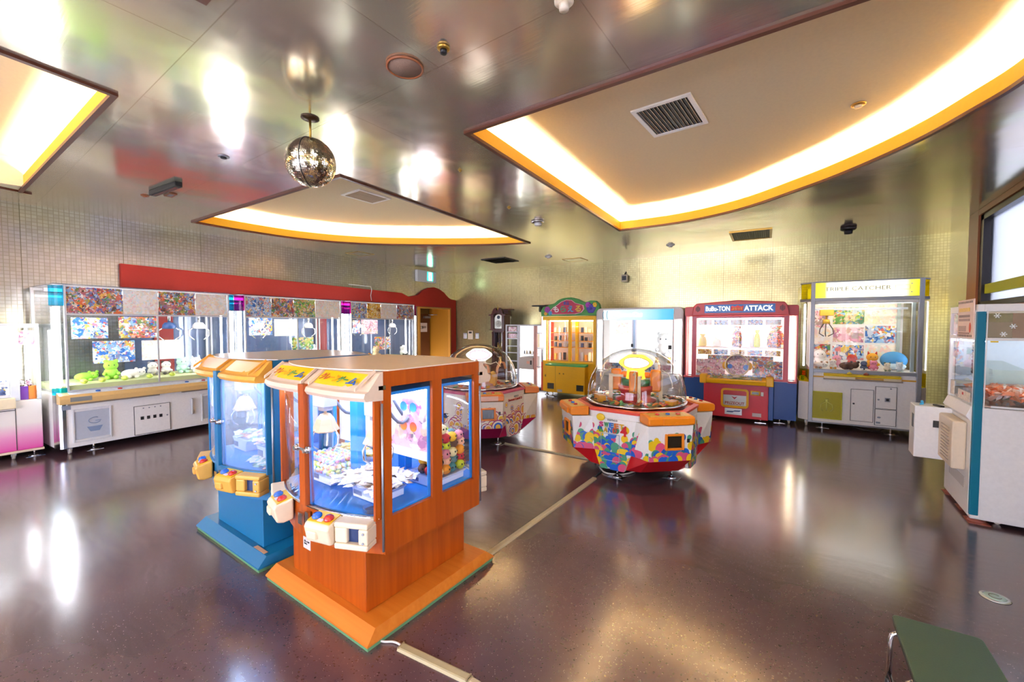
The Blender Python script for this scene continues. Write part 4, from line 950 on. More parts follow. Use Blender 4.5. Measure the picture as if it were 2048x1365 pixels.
k = MB(); k.ell((WD-.62,-.002,.42),(.055,.004,.03),20,6); k.build('emblem', mat('grey_label'), t)
k = MB(); k.box(WD-.23,WD-.16,-.005,.04,.66,1.50); k.box(WD-.03,WD,.0,.03,.66,1.50); k.box(WD-.03,WD,.70,.75,.66,1.50); k.box(0,.03,0,.03,.66,1.5); k.box(0,WD,0,.03,1.47,1.50); k.box(WD-.03,WD,.03,.70,1.47,1.5); k.box(0,WD-.2,.0,.03,.70,.73); k.build('frame', ALU, t, .003)
box('roof_panel', WHITE, t, 0,WD,.02,.75,1.50,1.515)
box('front_window', G, t, .03,WD-.23,.010,.014,.73,1.47); box('corner_window', G, t, WD-.16,WD-.03,.010,.014,.66,1.47); box('side_window', G, t, WD-.016,WD-.012,.03,.70,.66,1.47)
box('back_panel', mat('white_back_panel','#f0efec',.5), t, 0,WD-.1,.72,.74,.66,1.47); box('play_floor', mat('pale_mint_floor','#dfe9dc',.5), t, .03,WD-.2,.03,.72,.68,.70)
k = MB(); k.cyl((.1,.08,1.44),(WD-.25,.08,1.44),.014,n=10); k.build('light_tube', TUBE, t)
k = MB(); k.cyl((WD-.06,.40,.72),(WD-.06,.40,1.44),.012,n=10); k.build('light_tube', TUBE, t)
k = MB(); k.box(WD-.42,WD-.38,.2,.24,1.0,1.38); k.box(WD-.6,WD-.3,.18,.3,1.36,1.42); k.build('crane_carriage', GREY, t)
box('header_poster', poster('pink',51,8), t, WD-.155,WD-.035,.016,.02,1.28,1.44)
for x, y in ((.1,.08),(WD-.22,.08),(WD-.15,.62)): caster(t, x, y, .03)
footpad(t, WD-.06, .10)
def tloc(T, x, y, z): a = T.rotation_euler.z; l = T.location; return (l.x+x*math.cos(a)-y*math.sin(a), l.y+x*math.sin(a)+y*math.cos(a), z)
rnd.seed(5)
cols = ['#e9e6e2','#8f96a6','#f0c23c','#3c3a45','#d9d4cc','#c9586c','#f4f0ea','#6d7fae']
for i in range(16):
    x = .55+(i%8)*.082; y = .10+(i//8)*.11; z = .701+(.0 if i < 8 else .0)
    plush('stuffed_toy', 'small soft toy in the jumbled heap of the pink-skirted machine at the left edge', tloc(t,x,y,z), rnd.uniform(60,120), cols[i%8], .045, rnd.choice(['round','point']), cols[(i+3)%8], 'small soft toys heaped in the pink-skirted machine')
for i in range(8):
    plush('stuffed_toy', 'small soft toy in the upper layer of the heap in the pink-skirted machine', tloc(t,.58+i*.08,.17,.79), rnd.uniform(60,120), cols[(i*3+1)%8], .045, 'round', cols[i], 'upper soft toys in the pink-skirted machine')
for i, (c_n, hx) in enumerate((('purple','#7a3aa8'),('orange','#f08a2c'),('green','#48b06a'))):
    o = box('prize_box', mat('carton_'+c_n, hx, .4), None, -.03,.03,-.03,.03,0,.15,.004); o.location = tloc(t, WD-.125+(i%2)*.062, .06+.09*(i//2)+.0, .661); o.rotation_euler = (0,0,R(91)); tag(o, c_n+' prize box in the corner window of the pink-skirted machine', 'box')
for i in range(5):
    plush('stuffed_toy', 'little pale toy on the boxes in the corner window of the pink-skirted machine', tloc(t,WD-.14+(i%2)*.055,.05+.07*(i//2),.812), 90, ('#f2ede6','#e7b7c4')[i%2], .035, 'round', '#5b4a48', 'little pale toys on the boxes in the corner window')

# ---------------------------------------------------------------- octagonal scoop machines with clear domes
def dome_machine(name, label, loc, rz, panel, skirt, rimc, signc, signrim, consolec, colc, letter1, letter2, pink=False):
    t = thing(name, label, 'candy scoop machine', loc, rz)
    A = .57; S = .235
    # rings: for every 45 degrees, logo facets at -90+90k, stations at -45+90k
    def ring(z, dl_, wl_, ds, ws):
        out = []
        for k in range(4):
            for (ang, d, w_) in ((-90+90*k, dl_, wl_), (-45+90*k, ds, ws)):
                a = R(ang); n_ = Vector((math.cos(a), math.sin(a))); tt = Vector((-math.sin(a), math.cos(a)))
                for sg in (-1,1): p = n_*d+tt*sg*w_; out.append((p.x,p.y,z))
        return out
    b = MB(); b.loft([ring(.275,A+.015,.185,.735,.20), ring(.595,A,.225,.755,.215)]); b.mi = 0
    b.loft([ring(.595,A,.225,A,.225), ring(.655,A,.225,A,.225)])
    body = b.build('body', panel, t, .004)
    for k in range(4):
        b = MB(); a = R(-90+90*k); n_ = Vector((math.cos(a),math.sin(a))); tt = Vector((-math.sin(a),math.cos(a)))
        P = lambda d, w_, z: (*(n_*d+tt*w_), z)
        b.add([P(A+.015,-.185,.275),P(A+.015,.185,.275),P(A+.01,.12,.105),P(A+.01,-.12,.105),P(A-.15,-.185,.275),P(A-.15,.185,.275),P(A-.15,.12,.105),P(A-.15,-.12,.105)],
              [(0,1,2,3),(4,7,6,5),(0,3,7,4),(1,5,6,2),(3,2,6,7),(0,4,5,1)])
        b.build('lower_panel', panel, t)
    b = MB(); b.loft([ring(.112,A-.02,.13,A-.02,.19), ring(.272,A-.005,.187,.738,.202)]); b.build('skirt', skirt, t, .003)
    r_ = MB(); r_.loft([ring(.655,A+.012,.235,A+.012,.235), ring(.678,A+.012,.235,A+.012,.235), ring(.69,A-.03,.22,A-.03,.22), ring(.66,A-.05,.21,A-.05,.21)]); r_.build('rim', rimc, t, .003)
    pf = MB(); pf.lathe([(0,.6905),(.47,.6905),(.47,.694),(0,.694)],n=48); pf.build('play_floor', mat('olive_playfield','#8f8a5a',.4) if not pink else mat('pink_playfield','#f0c9cf',.4), t)
    rg = MB(); rg.lathe([(.49,.69),(.515,.69),(.515,.712),(.49,.712),(.49,.69)],n=56); rg.build('dome_ring', CHROME, t)
    dm = MB(); dm.lathe([(.505,.712),(.505,.78),(.495,.86),(.465,.96),(.415,1.05),(.345,1.13),(.25,1.195),(.15,1.232),(.06,1.247),(.002,1.25)],n=56); 
    dm.f = dm.f[:-2]; dm.sm = dm.sm[:-2]; dm.m = dm.m[:-2]
    dm.build('dome', GD, t)
    # centre column
    cc_ = MB(); cc_.lathe([(.21,.694),(.21,.72),(.155,.735),(.155,.79),(.178,.80),(.178,.86),(.0,.86)],n=40); cc_.build('column', colc[0], t)
    c2_ = MB(); c2_.lathe([(.0,.861),(.145,.861),(.145,.925),(.12,.93),(.0,.93)],n=40); c2_.build('column_band', colc[1], t)
    c3_ = MB(); c3_.lathe([(.0,.931),(.10,.931),(.09,1.02),(.0,1.02)],n=32); c3_.build('column_neck', colc[2], t)
    if not pink:
        for k in range(4):
            a = R(-75+90*k); M_ = Matrix.Rotation(a+math.pi/2,4,'Z')
            q = MB(); q.box(-.042,.042,-.255,-.15,.80,1.03,M=M_); q.box(-.02,.02,-.15,-.08,.94,1.0,M=M_); arm = q.build('crane_housing', consolec, t, .022, seg=3)
            q = MB(); q.box(.045,.075,-.27,-.23,.71,.98,M=M_); q.box(.045,.075,-.23,-.12,.95,.975,M=M_); q.build('guide_rail', mat('cream_rail','#ecd9b0',.4), arm)
            q = MB(); q.tube([M_ @ Vector(p) for p in ((0,-.255,.99),(.02,-.26,1.03),(.03,-.33,.98),(.03,-.36,.90),(.02,-.37,.84))],.006,6); q.build('cable', mat('cream_cable','#f2e6cc',.4), arm)
            q = MB(); q.ell(M_ @ Vector((.02,-.37,.80)),(.06,.06,.05),16,10); q.build('scoop_cover', glass('scoop_plastic',(.95,.96,.97),2.5), arm)
        text('column_lettering','つめてん',DARK,t,.0,-.147,.895,.10,.035,M=Matrix.Rotation(R(25),4,'Z'))
    else:
        for k in range(4):
            a = R(-70+90*k); M_ = Matrix.Rotation(a+math.pi/2,4,'Z')
            q = MB(); q.box(-.04,.04,-.24,-.15,.694,.84,M=M_); q.ell(M_ @ Vector((0,-.195,.85)),(.04,.04,.035),14,8); q.build('figure_stand', mat('golden_plastic','#f0b64a',.4), t, .01)
            q = MB(); q.tube([M_ @ Vector(p) for p in ((.10,-.2,.72),(.12,-.22,.92),(.16,-.24,1.0),(.22,-.28,.98),(.24,-.3,.90))],.018,8); q.build('crane_arm', mat('peach_plastic','#f0a878',.4), t)
            q = MB(); q.tube([M_ @ Vector(p) for p in ((0,-.05,1.0),(.0,-.16,.98),(.0,-.24,1.01),(0,-.30,.95))],.005,6); q.build('cable', mat('cream_cable'), t)
    # lamp sign: bulbous double-faced sign
    pts = []
    for i in range(40):
        a = 2*math.pi*i/40; pts.append((.165*math.cos(a)*(1+.06*math.cos(4*a)), 1.10+.088*math.sin(a)*(1+.05*math.cos(6*a))))
    facing = math.atan2(-loc[1], -loc[0])-R(rz)+math.pi/2 + R(-4)
    M_ = Matrix.Rotation(facing,4,'Z')
    q = MB(); q.prism(pts,-.045,.045,'y',M=M_); q.build('lamp_sign', signc, t, .02, seg=3)
    ins = [(.125*math.cos(2*math.pi*i/32)*(1+.08*math.cos(6*math.pi*i/32)), 1.10+.055*math.sin(2*math.pi*i/32)) for i in range(32)]
    q = MB(); q.prism(ins,-.052,-.0455,'y',M=M_); q.build('sign_face', mat('lit_sign_face','#ffffff',.4,emit=1.2,ecol='#fff6e0') if not pink else mat('lit_sign_face_white','#ffffff',.4,emit=.8,ecol='#ffffff'), t)
    q = MB(); q.tube([M_ @ Vector((x*1.04,-.05,1.10+(z-1.10)*1.06)) for x, z in ins+[ins[0]]],.004,5); q.build('sign_outline', signrim, t)
    if pink:
        q = MB(); q.tube([M_ @ Vector((x*.75+.0,-.055,1.10+(z-1.10)*.7)) for x, z in ins+[ins[0]]],.002,5); q.build('sign_outline', signrim, t)
    # round printed motifs laid flat on the outer faces
    def clip(poly, P):
        for i in range(len(P)):
            a, b_ = P[i], P[(i+1)%len(P)]; out = []
            side = lambda p: (b_[0]-a[0])*(p[1]-a[1])-(b_[1]-a[1])*(p[0]-a[0])
            for j in range(len(poly)):
                p, q_ = poly[j], poly[(j+1)%len(poly)]; sp_, sq = side(p), side(q_)
                if sp_ >= 0: out.append(p)
                if (sp_ >= 0) != (sq >= 0):
                    f_ = sp_/(sp_-sq); out.append((p[0]+(q_[0]-p[0])*f_, p[1]+(q_[1]-p[1])*f_))
            poly = out
            if len(poly) < 3: return None
        return poly
    rd = random.Random(77 if pink else 31)
    lo, hi = ring(.275, A+.015, .185, .735, .20), ring(.595, A, .225, .755, .215)
    quads = [(i, [lo[i], lo[(i+1)%16], hi[(i+1)%16], hi[i]]) for i in range(16)]
    for k in range(4):
        a = R(-90+90*k); n_ = Vector((math.cos(a),math.sin(a))); tt = Vector((-math.sin(a),math.cos(a)))
        P = lambda d, w_, z: (*(n_*d+tt*w_), z)
        quads.append((100+k, [P(A+.01,-.12,.105),P(A+.01,.12,.105),P(A+.015,.185,.275),P(A+.015,-.185,.275)]))
    pr_ = MB()
    for qi, Q in quads:
        Q = [Vector(p) for p in Q]; ex = (Q[1]-Q[0]).normalized(); nn = ex.cross((Q[2]+Q[3])/2-(Q[0]+Q[1])/2).normalized(); ey = nn.cross(ex)
        if nn.dot(Vector((Q[0].x,Q[0].y,0))) < 0: nn = -nn
        P2 = [((p-Q[0]).dot(ex), (p-Q[0]).dot(ey)) for p in Q]; P2 = [tuple(p) for p in P2]
        W2 = max(p[0] for p in P2)-min(p[0] for p in P2); H2 = P2[2][1]; low = qi >= 100; x_0 = min(p[0] for p in P2)
        n_d = int((44 if low else 34)*W2/.3) if not pink else (8 if low else int(14*W2/.35)); n_d = max(n_d, 5)
        ds = []
        for j in range(n_d):
            v = rd.random(); y_ = H2*(rd.random() if low else v**1.9*.74); r_d = rd.uniform(.032,.052)*(1 if y_ < H2*.5 or low else .7)
            if pink: r_d *= rd.uniform(1.1,1.9)
            ds.append((y_, x_0+rd.random()*W2, r_d))
        ds.sort(reverse=True)
        for j, (y_, x_, r_d) in enumerate(ds):
            rr3 = [(1.0, rd.choice([0,1,2,3]))] if not pink else [(1.0,4),(.86,5),(.62,rd.choice([1,6,0])),(.38,7)]
            for m_i, (f_, mi_) in enumerate(rr3):
                c_p = [(x_+r_d*f_*.92*math.cos(2*math.pi*h/18), y_+r_d*f_*math.sin(2*math.pi*h/18)) for h in range(18)]
                c_p = clip(c_p, P2)
                if not c_p: continue
                off = nn*(.0012+.00022*j+.00005*m_i); pr_.mi = mi_
                pr_.add([Q[0]+ex*p[0]+ey*p[1]+off for p in c_p], [tuple(range(len(c_p)))])
    pm2 = [mat('print_disc_'+c_.strip('#'), c_, .35) for c_ in ('#1f62c4','#f2c820','#d9557a','#4f9c78','#b02a66','#f2e6cc','#e89a5a','#e8b23c')]
    pr_.build('balloon_print' if not pink else 'ring_print', pm2, t)
    # stations
    for k in range(4):
        M_ = Matrix.Rotation(R(-45+90*k+90),4,'Z')
        q = MB(); pr = [(-.765,.600),(-.778,.618),(-.778,.662),(-.765,.680),(-.70,.686),(-.585,.690),(-.585,.60)]
        q.prism(pr,-.222,.222,'x',M=M_); con = q.build('console', consolec, t, .012, seg=3)
        q = MB(); q.add([(-.19,-.752,.6825),(.19,-.752,.6825),(.19,-.62,.6895),(-.19,-.62,.6895)],[(0,1,2,3)],M=M_)
        o = q.build('console_print', mat('console_print','#e9c25a',.35,var=.4,bscale=60), con); md = o.modifiers.new('thickness','SOLIDIFY'); md.thickness = .003; md.offset = 0
        for bx_ in (-.10,.0,.10):
            q = MB(); q.lathe([(0,0),(.02,0),(.018,.012),(0,.015)],(0,0,0),14,M=M_ @ Matrix.Translation((bx_,-.69,.687))); q.build('push_button', mat('red_push_button') if bx_ else mat('blue_push_button'), con)
        q = MB(); q.box(-.09,.15,-.792,-.776,.612,.668,M=M_); q.cyl(M_ @ Vector((.03,-.798,.628)), M_ @ Vector((.03,-.792,.628)),.010,n=10); q.build('coin_drawer', consolec if not pink else mat('peach_drawer','#e8b79a',.4), con, .004)
        q = MB(); q.frame(-.055,.125,.375,.525,.022,-.768,-.74,M=M_); fr2 = q.build('hatch_frame', consolec, t, .008)
        q = MB(); q.box(-.035,.105,-.752,-.748,.395,.505,M=M_); q.build('prize_hatch', mat('dark_glossy_hatch','#1d1a14',.15), fr2)
        q = MB(); q.box(.158,.183,-.752,-.742,.44,.475,M=M_); q.build('coin_slot', DARK, t)
    # lettering on the logo facets
    for k in range(4):
        M_ = Matrix.Rotation(R(90*k),4,'Z')
        if k in (0,) if not pink else k in (1,):
            text('lettering', 'namco', mat('grey_print','#6d7068',.5), t, .0 if not pink else .02, -.592, .585 if not pink else .60, .10, .018 if not pink else .022, M=M_)
            if not pink:
                for word, z_, x_, wd_, cs in (('SWEET',.535,-.01,.26,('#d93a7a','#2f9a5c','#2f6fc9','#e2762a','#d9aa1c')),('LAND',.485,-.045,.19,('#3fa04e','#d9aa1c','#2f6fc9','#d24a3c'))):
                    n_ = len(word); stp = wd_/n_
                    for i, chh in enumerate(word): text('letter', chh, mat('print_'+cs[i],cs[i],.4), t, x_-wd_/2+stp*(i+.5), -.594, z_, stp*.86, .048, M=M_, bold=.03, ext=.003)
                text('letter','4',mat('print_red','#c9202c',.4), t, .115,-.595,.495,.065,.10, M=M_, bold=.03, ext=.003)
                q = MB(); q.ell((-.125,-.585,.60),(.045,.012,.036),20,10,M=M_); q.build('sun_mark', mat('print_yellow','#f2c928',.4), t)
                q = MB(); q.prism([(-.045,.452),(.045,.452),(.038,.425),(.018,.41),(-.018,.41),(-.038,.425)],-.597,-.588,'y',M=M_); q.build('bowl_mark', mat('print_#2f6fc9'), t)
            else:
                text('lettering','Sweet Land 2',mat('print_red2','#c43a2c',.4), t, .0,-.592,.565,.30,.030, M=M_, bold=.02)
        q = MB(); 
        if not pink: q.frame(-.115,.075,.19,.45,.0035,-.5985,-.5905,M=M_); q.build('access_seam', mat('pale_seam','#a9b4c0',.5), t)
    for a in (-90,-20,90,180):
        x, y = .46*math.cos(R(a)), .46*math.sin(R(a)); footpad(t, x, y, zt=.13)
    lg = MB(); lg.cyl((0,0,.06),(0,0,.115),.34,n=24); lg.build('undercarriage', DARK, t)
    return t
SL = (-1.51,4.42,0); PK = (-3.62,4.35,0)
dome_machine('scoop_machine','octagonal white scoop machine with balloon artwork, red skirt and clear dome, centre of the room', SL, -2, mat('glossy_white_body','#f3efe6',.3), mat('bright_red_skirt','#c4161f',.35),
    mat('coral_rim','#e2503f',.35), mat('lit_yellow_sign','#f7d860',.4,emit=.6,ecol='#ffbc30'), mat('olive_outline','#8f8a2a',.5), mat('orange_console','#f28a14',.35),
    (REDP, mat('green_band','#1f7a4e',.4), mat('amber_neck','#f0a52c',.4,emit=.6,ecol='#f2a82c')), 'namco', 'SWEET LAND 4')
dome_machine('scoop_machine','octagonal ivory scoop machine with ring artwork and crimson skirt, half hidden by the orange machine', PK, 0, mat('glossy_ivory_body','#efe4cf',.3), mat('crimson_skirt','#a8124c',.35),
    mat('rose_rim','#d9607c',.35), mat('lit_white_sign2','#ffffff',.4,emit=.4,ecol='#ffffff'), mat('rose_outline','#d06a9a',.5), mat('tangerine_console','#f28a3c',.35),
    (mat('pale_rose_column','#e9b8b4',.4), mat('ivory_band','#f0e4d0',.4), mat('ivory_band')), 'namco', '', pink=True)
# sweets lying in the scoop machines
rnd.seed(8)
sw_c = [('#f2b02a','golden'),('#f6efe2','white'),('#d4452e','red'),('#4f9a58','green'),('#3a3330','black'),('#f0873a','orange')]
sw_m = [packet_mesh('wrapped_sweet', 40+i, mat('sweet_'+n_, c_,.3,coat=.4)) for i, (c_, n_) in enumerate(sw_c)]
for i in range(90):
    a = rnd.uniform(0,2*math.pi); r_ = rnd.uniform(.26,.44)
    put('hard_candy', sw_m[i%6], (SL[0]+r_*math.cos(a), SL[1]+r_*math.sin(a), .706+rnd.uniform(0,.018)), (rnd.uniform(-.5,.5),rnd.uniform(-.5,.5),rnd.uniform(0,6)), 'small wrapped sweet on the playfield under the dome of the balloon-printed machine', 'sweet', 'wrapped sweets under the dome of the balloon-printed machine')
for i in range(60):
    a = rnd.uniform(0,2*math.pi); r_ = rnd.uniform(.27,.44)
    put('hard_candy', sw_m[(i*5)%6], (PK[0]+r_*math.cos(a), PK[1]+r_*math.sin(a), .706+rnd.uniform(0,.016)), (rnd.uniform(-.5,.5),rnd.uniform(-.5,.5),rnd.uniform(0,6)), 'small wrapped sweet on the playfield under the dome of the ring-printed machine', 'sweet', 'wrapped sweets under the dome of the ring-printed machine')
for k_, (a, l) in enumerate(((-135,'left'),(-10,'right'))):
    t = thing('prize_box_slide','amber sweet box standing on the %s of the playfield under the balloon machine dome' % l,'box',(SL[0]+.40*math.cos(R(a)),SL[1]+.40*math.sin(R(a)),.7), a)
    box('carton', mat('amber_carton','#f2a61e',.4), t, -.04,.04,-.07,.07,.0,.07 if k_==0 else .04,.004)

# ---------------------------------------------------------------- machines along the back wall
# yellow key machine with a flowered header
YO = (-4.5,7.75); t = thing('key_prize_machine','yellow prize cabinet with a scalloped flower header, beside the tall white machine','prize machine',(*YO,0),2)
x0, x1 = -.17, 1.03; YD = .80
k = MB(); k.box(x0,x1,.0,YD,.085,.71); k.build('lower_cabinet', YELM, t, .008)
k = MB(); k.box(x0-.055,x0-.001,.02,YD,.09,1.68); k.build('side_wall', mat('orange_red_side','#e2532a',.4), t)
k = MB(); k.box(x1+.001,x1+.03,.02,YD,.09,1.68); k.build('side_wall', YELM, t)
k = MB(); k.box(-.02,.86,-.14,-.001,.10,.655); lp = k.build('door_block', YELM, t, .01)
k = MB(); k.prism([(-.15,.655),(-.155,.68),(-.0,.705),(-.0,.655)],-.03,.87,'x'); k.build('control_shelf', mat('mint_green_shelf','#3fb97c',.3), t, .004)
k = MB(); k.box(.20,.204,-.143,-.140,.10,.655); k.build('door_seam', mat('dark_ochre','#9c740a',.5), t)
for xx in (.30,.39):
    k = MB(); k.cyl((xx,-.147,.50),(xx,-.14,.50),.014,n=12); k.build('lock', mat('dark_ochre'), t)
k = MB(); k.cyl((-.10,-.004,.42),(-.10,0,.42),.028,n=6); k.build('lock', mat('dark_ochre'), t)
for xx in (.0,.66): box('air_grille', mat_grille('black_slatted_grille_%d' % int(xx*100),'#1c1a16','#3d3a30',.012,2), t, xx+.02,xx+.17,-.146,-.1405,.17,.29)
box('rating_label', mat('white_label'), t, .25,.36,-.143,-.1405,.12,.17)
k = MB(); 
k.box(x0,x0+.10,.0,.05,.71,1.68); k.box(x1-.06,x1,.0,.05,.71,1.68); k.box(x0+.10,x1-.06,.0,.05,1.60,1.68); k.box(x0+.10,x1-.06,.0,.05,.71,.745); k.box(.43,.485,-.01,.05,.745,1.60); k.build('front_frame', YELM, t, .004)
box('corner_light', mat('lit_corner_panel','#ffffff',.4,emit=.8,ecol='#fff8ea'), t, x0+.012,x0+.075,-.006,-.001,.75,1.60)
k = MB(); k.box(x0-.03,x0-.0,-.005,.02,.71,1.68); k.build('corner_trim', CHROME, t)
for a, b_ in ((x0+.10,.43),(.485,x1-.06)): box('front_window', G, t, a,b_,.02,.024,.745,1.60)
box('back_panel', mat('white_back_panel'), t, x0,x1,YD-.3,YD-.28,.72,1.64); box('roof_panel', YELM, t, x0,x1,.05,YD,1.64,1.68)
k = MB(); k.box(.50,.56,.18,.24,.745,1.60); k.build('inner_column', YEL, t)
for z_ in (1.16,.98+.04,1.33): 
    for a, b_ in ((x0+.11,.42),(.57,x1-.07)): box('shelf', mat('amber_shelf','#f0a818',.3), t, a,b_,.10,.45,z_,z_+.012)
for a in (x0+.12,x1-.08): k = MB(); k.cyl((a,.09,.76),(a,.09,1.59),.012,n=8); k.build('light_tube', TUBEW, t)
k = MB(); k.cyl((x0+.14,.08,1.585),(x1-.08,.08,1.585),.012,n=8); k.build('light_tube', TUBEW, t)
hp = [(x0-.02,1.69),(x0-.03,1.80),(x0+.02,1.88),(x0+.12,1.90),(x0+.18,1.93),(.12,1.95),(.20,2.02),(.34,2.06),(.50,2.065),(.64,2.03),(.74,1.98),(.80,1.95),(.92,1.99),(1.03,1.98),(1.10,1.92),(1.12,1.84),(1.09,1.74),(1.06,1.69)]
k = MB(); k.prism(hp,-.04,.06,'y'); k.build('header', mat('leaf_green_header','#3d8f3f',.4,var=.25,bscale=14), t, .008)
hp2 = [(.06,1.72),(.03,1.80),(.10,1.87),(.18,1.91),(.28,1.98),(.40,2.02),(.52,2.01),(.60,1.95),(.70,1.92),(.78,1.90),(.80,1.82),(.74,1.75),(.60,1.72)]
for off, mm, yy in ((1.0,mat('pale_pink_outline','#f4b9c0',.4),-.048),(.93,mat('cherry_red_sign','#b5244c',.4),-.054)):
    k = MB(); k.prism([(.42+(x-.42)*off,1.855+(z-1.855)*off) for x, z in hp2],yy,yy+.007,'y'); k.build('sign_plaque', mm, t)
for i, (chh, c_) in enumerate((('も','#f2f2ea'),('ら','#3f9a6a'),('え','#4fb3d9'),('る','#e2c23c'))): text('header_lettering', chh, mat('print_'+c_, c_,.4), t, .17+i*.165,-.056,1.83,.13,.13, bold=.03, ext=.003)
text('header_lettering','景品', mat('print_#2858a8','#2858a8',.4), t, .40,-.056,1.945,.13,.07, bold=.02)
for (fx, fz, fr, c_) in ((-.04,1.82,.07,'#9a3c9c'),(.94,1.83,.095,'#4a3cae'),(.88,1.90,.06,'#a83cb0'),(.03,1.75,.045,'#4f9fd0'),(-.08,1.74,.04,'#f0b43c'),(1.02,1.90,.05,'#e9c22c')):
    k = MB()
    for j in range(6):
        a = 2*math.pi*j/6; k.ell((fx+fr*.55*math.cos(a),-.048,fz+fr*.55*math.sin(a)),(fr*.5,.008,fr*.5),12,6)
    k.ell((fx,-.056,fz),(fr*.28,.008,fr*.28),10,6); k.build('flower', mat('flower_'+c_.strip('#'),c_,.4,var=.2), t)
for x, y in ((x0+.06,.08),(x1-.06,.08),(.1,-.06),(.8,-.06)): footpad(t, x, y)
YT = t; rnd.seed(21)
for bay, (a, b_) in enumerate(((x0+.14,.40),(.60,x1-.09))):
    for row, z_ in enumerate((.757,1.033,1.173,1.343)):
        n_ = 4
        for i in range(n_):
            x = a+(b_-a)*(i+.5)/n_; hh = rnd.uniform(.07,.11) if row != 0 else rnd.uniform(.12,.2); cc_ = rnd.choice(['#f4f4f2','#2b2b30','#cfdbe6','#e9e2d6','#3a4d7a','#e8a23c','#9ba3ad'])
            o = MB().box(-.026,.026,-.02,.02,0,hh).build('prize_box', mat('carton_'+cc_.strip('#'), cc_,.4,var=.25,bscale=50), None, .003); o.location = tloc(YT,x,.22,z_); o.rotation_euler = (0,0,R(2))
            tag(o, 'small boxed prize on a shelf of the yellow cabinet, %s bay' % ('left','right')[bay], 'box', 'boxed prizes in the %s bay of the yellow cabinet' % ('left','right')[bay])

# tall white machine with a sky-blue header
VO = (-3.13,7.64); t = thing('prize_machine','tall white rounded prize machine with a sky-blue header strip, behind the balloon-printed machine','claw machine',(*VO,0),3); t.scale = (.95,1,1)
a0, a1 = -.28, 1.40
def rrect(x0, x1, z0, z1, r, n=6, top_only=True):
    p_ = [(x0,z0),(x1,z0)]
    p_ += [(x1-r+r*math.cos(R(90*i/n)), z1-r+r*math.sin(R(90*i/n))) for i in range(n+1)]
    p_ += [(x0+r-r*math.sin(R(90*i/n)), z1-r+r*math.cos(R(90*i/n))) for i in range(n+1)]
    return p_
# shell with an opening: outer hoop
out = rrect(a0,a1,.08,1.82,.10); inn = rrect(a0+.15,a1-.17,.62,1.79,.03)
k = MB()
k.box(a0,a0+.03,.0,.8,.08,1.74); k.box(a0+.13,a0+.16,-.0,.03,.62,1.70); k.box(a1-.03,a1,.0,.8,.08,1.74); k.box(a1-.19,a1-.16,.0,.03,.62,1.70)
k.prism([(a0,1.60),(a0+.15,1.60),(a0+.15,1.785),(a1-.17,1.785),(a1-.17,1.60),(a1,1.60),(a1,1.72)]+[(a1-.10+.10*math.cos(R(15*i)),1.72+.10*math.sin(R(15*i))) for i in range(7)]+[(a0+.10-.10*math.sin(R(15*i)),1.72+.10*math.cos(R(15*i))) for i in range(7)],.0,.8,'y')
k.box(a0+.03,a1-.03,.0,.8,.08,.56)
k.build('cabinet', mat('warm_white_shell','#dcd6d0',.35), t, .008)
box('control_deck', WHITE, t, a0+.05,a1-.05,-.10,.0,.54,.62,.02)
box('deck_print', mat('deck_print_pastel','#e6dfe6',.3,var=.3,bscale=25), t, a0+.12,a1-.12,-.06,-.0,.6205,.624)
skyb = mat_bands('lit_sky_header',[(0,'#e8f6fb'),(.55,'#c2e8f6'),(.85,'#5cc6e8'),(1,'#2fb0d8')],0,-.13,1.23)
nt = skyb.node_tree; b_ = nt.nodes['Principled BSDF']; src = b_.inputs['Base Color'].links[0].from_socket; nt.links.new(src, b_.inputs['Emission Color']); b_.inputs['Emission Strength'].default_value = .18
box('header_panel', skyb, t, a0+.155,a1-.175,-.004,.02,1.595,1.785)
for xx, rr2 in ((-.10,.10),(-.02,.12)):
    k = MB(); k.tube([(xx+.035*math.cos(R(a)), -.006, 1.69+rr2*math.sin(R(a))*.75) for a in range(120,241,12)],.006,5); k.build('header_arc', mat('aqua_print','#4fb8d6',.4), t)
text('header_lettering','CraneCat', mat('pale_lit_lettering','#ffffff',.4,emit=1.0), t, .38,-.006,1.695,.55,.085, bold=.025, shear=.15)
for xx in (a0+.06,a0+.10): k = MB(); k.cyl((xx,.05,.66),(xx,.05,1.58),.016,n=10); k.build('light_tube', TUBEC, t)
for xx in (a1-.10,a1-.05): k = MB(); k.cyl((xx,.06,.66),(xx,.06,1.58),.022,n=10); k.build('light_tube', TUBEC, t)
box('corner_window', G, t, a0+.03,a0+.13,.005,.009,.62,1.60); box('corner_window', G, t, a1-.16,a1-.03,.005,.009,.62,1.60)
k = MB(); k.box(.45,.475,.0,.03,.62,1.595); k.box(.52,.54,.0,.03,.62,1.595); k.build('door_stile', ALU, t); k = MB(); k.box(.478,.517,.008,.02,.62,1.595); k.build('stile_gap', mat('grey_blue_gap','#8ea0ae',.3,.6), t)
k = MB(); k.box(.44,.48,-.012,.0,1.09,1.15); k.box(a1-.26,a1-.20,-.012,.0,1.07,1.14); k.build('window_latch', DARK, t)
box('front_window', G, t, a0+.16,.45,.010,.014,.62,1.595); box('front_window', G, t, .54,a1-.19,.010,.014,.62,1.595)
box('back_panel', LITPANEL, t, a0+.03,a1-.03,.70,.72,.60,1.60)
box('play_floor', WHITE, t, a0+.03,a1-.03,.03,.70,.60,.64)
box('poster', poster('pale',61,7), t, a0+.17,.40,.69,.698,1.30,1.55)
for i, (x_, w_) in enumerate(((a0+.17,.24),(.05,.24),(.62,.26),(.94,.24))): box('prize_card', poster(['pink','blue','blue','pink'][i],62+i,11), t, x_,x_+w_,.05,.055,.645,.78)
for x, y in ((a0+.1,.06),(a1-.1,.06)): footpad(t, x, y)
VT = t
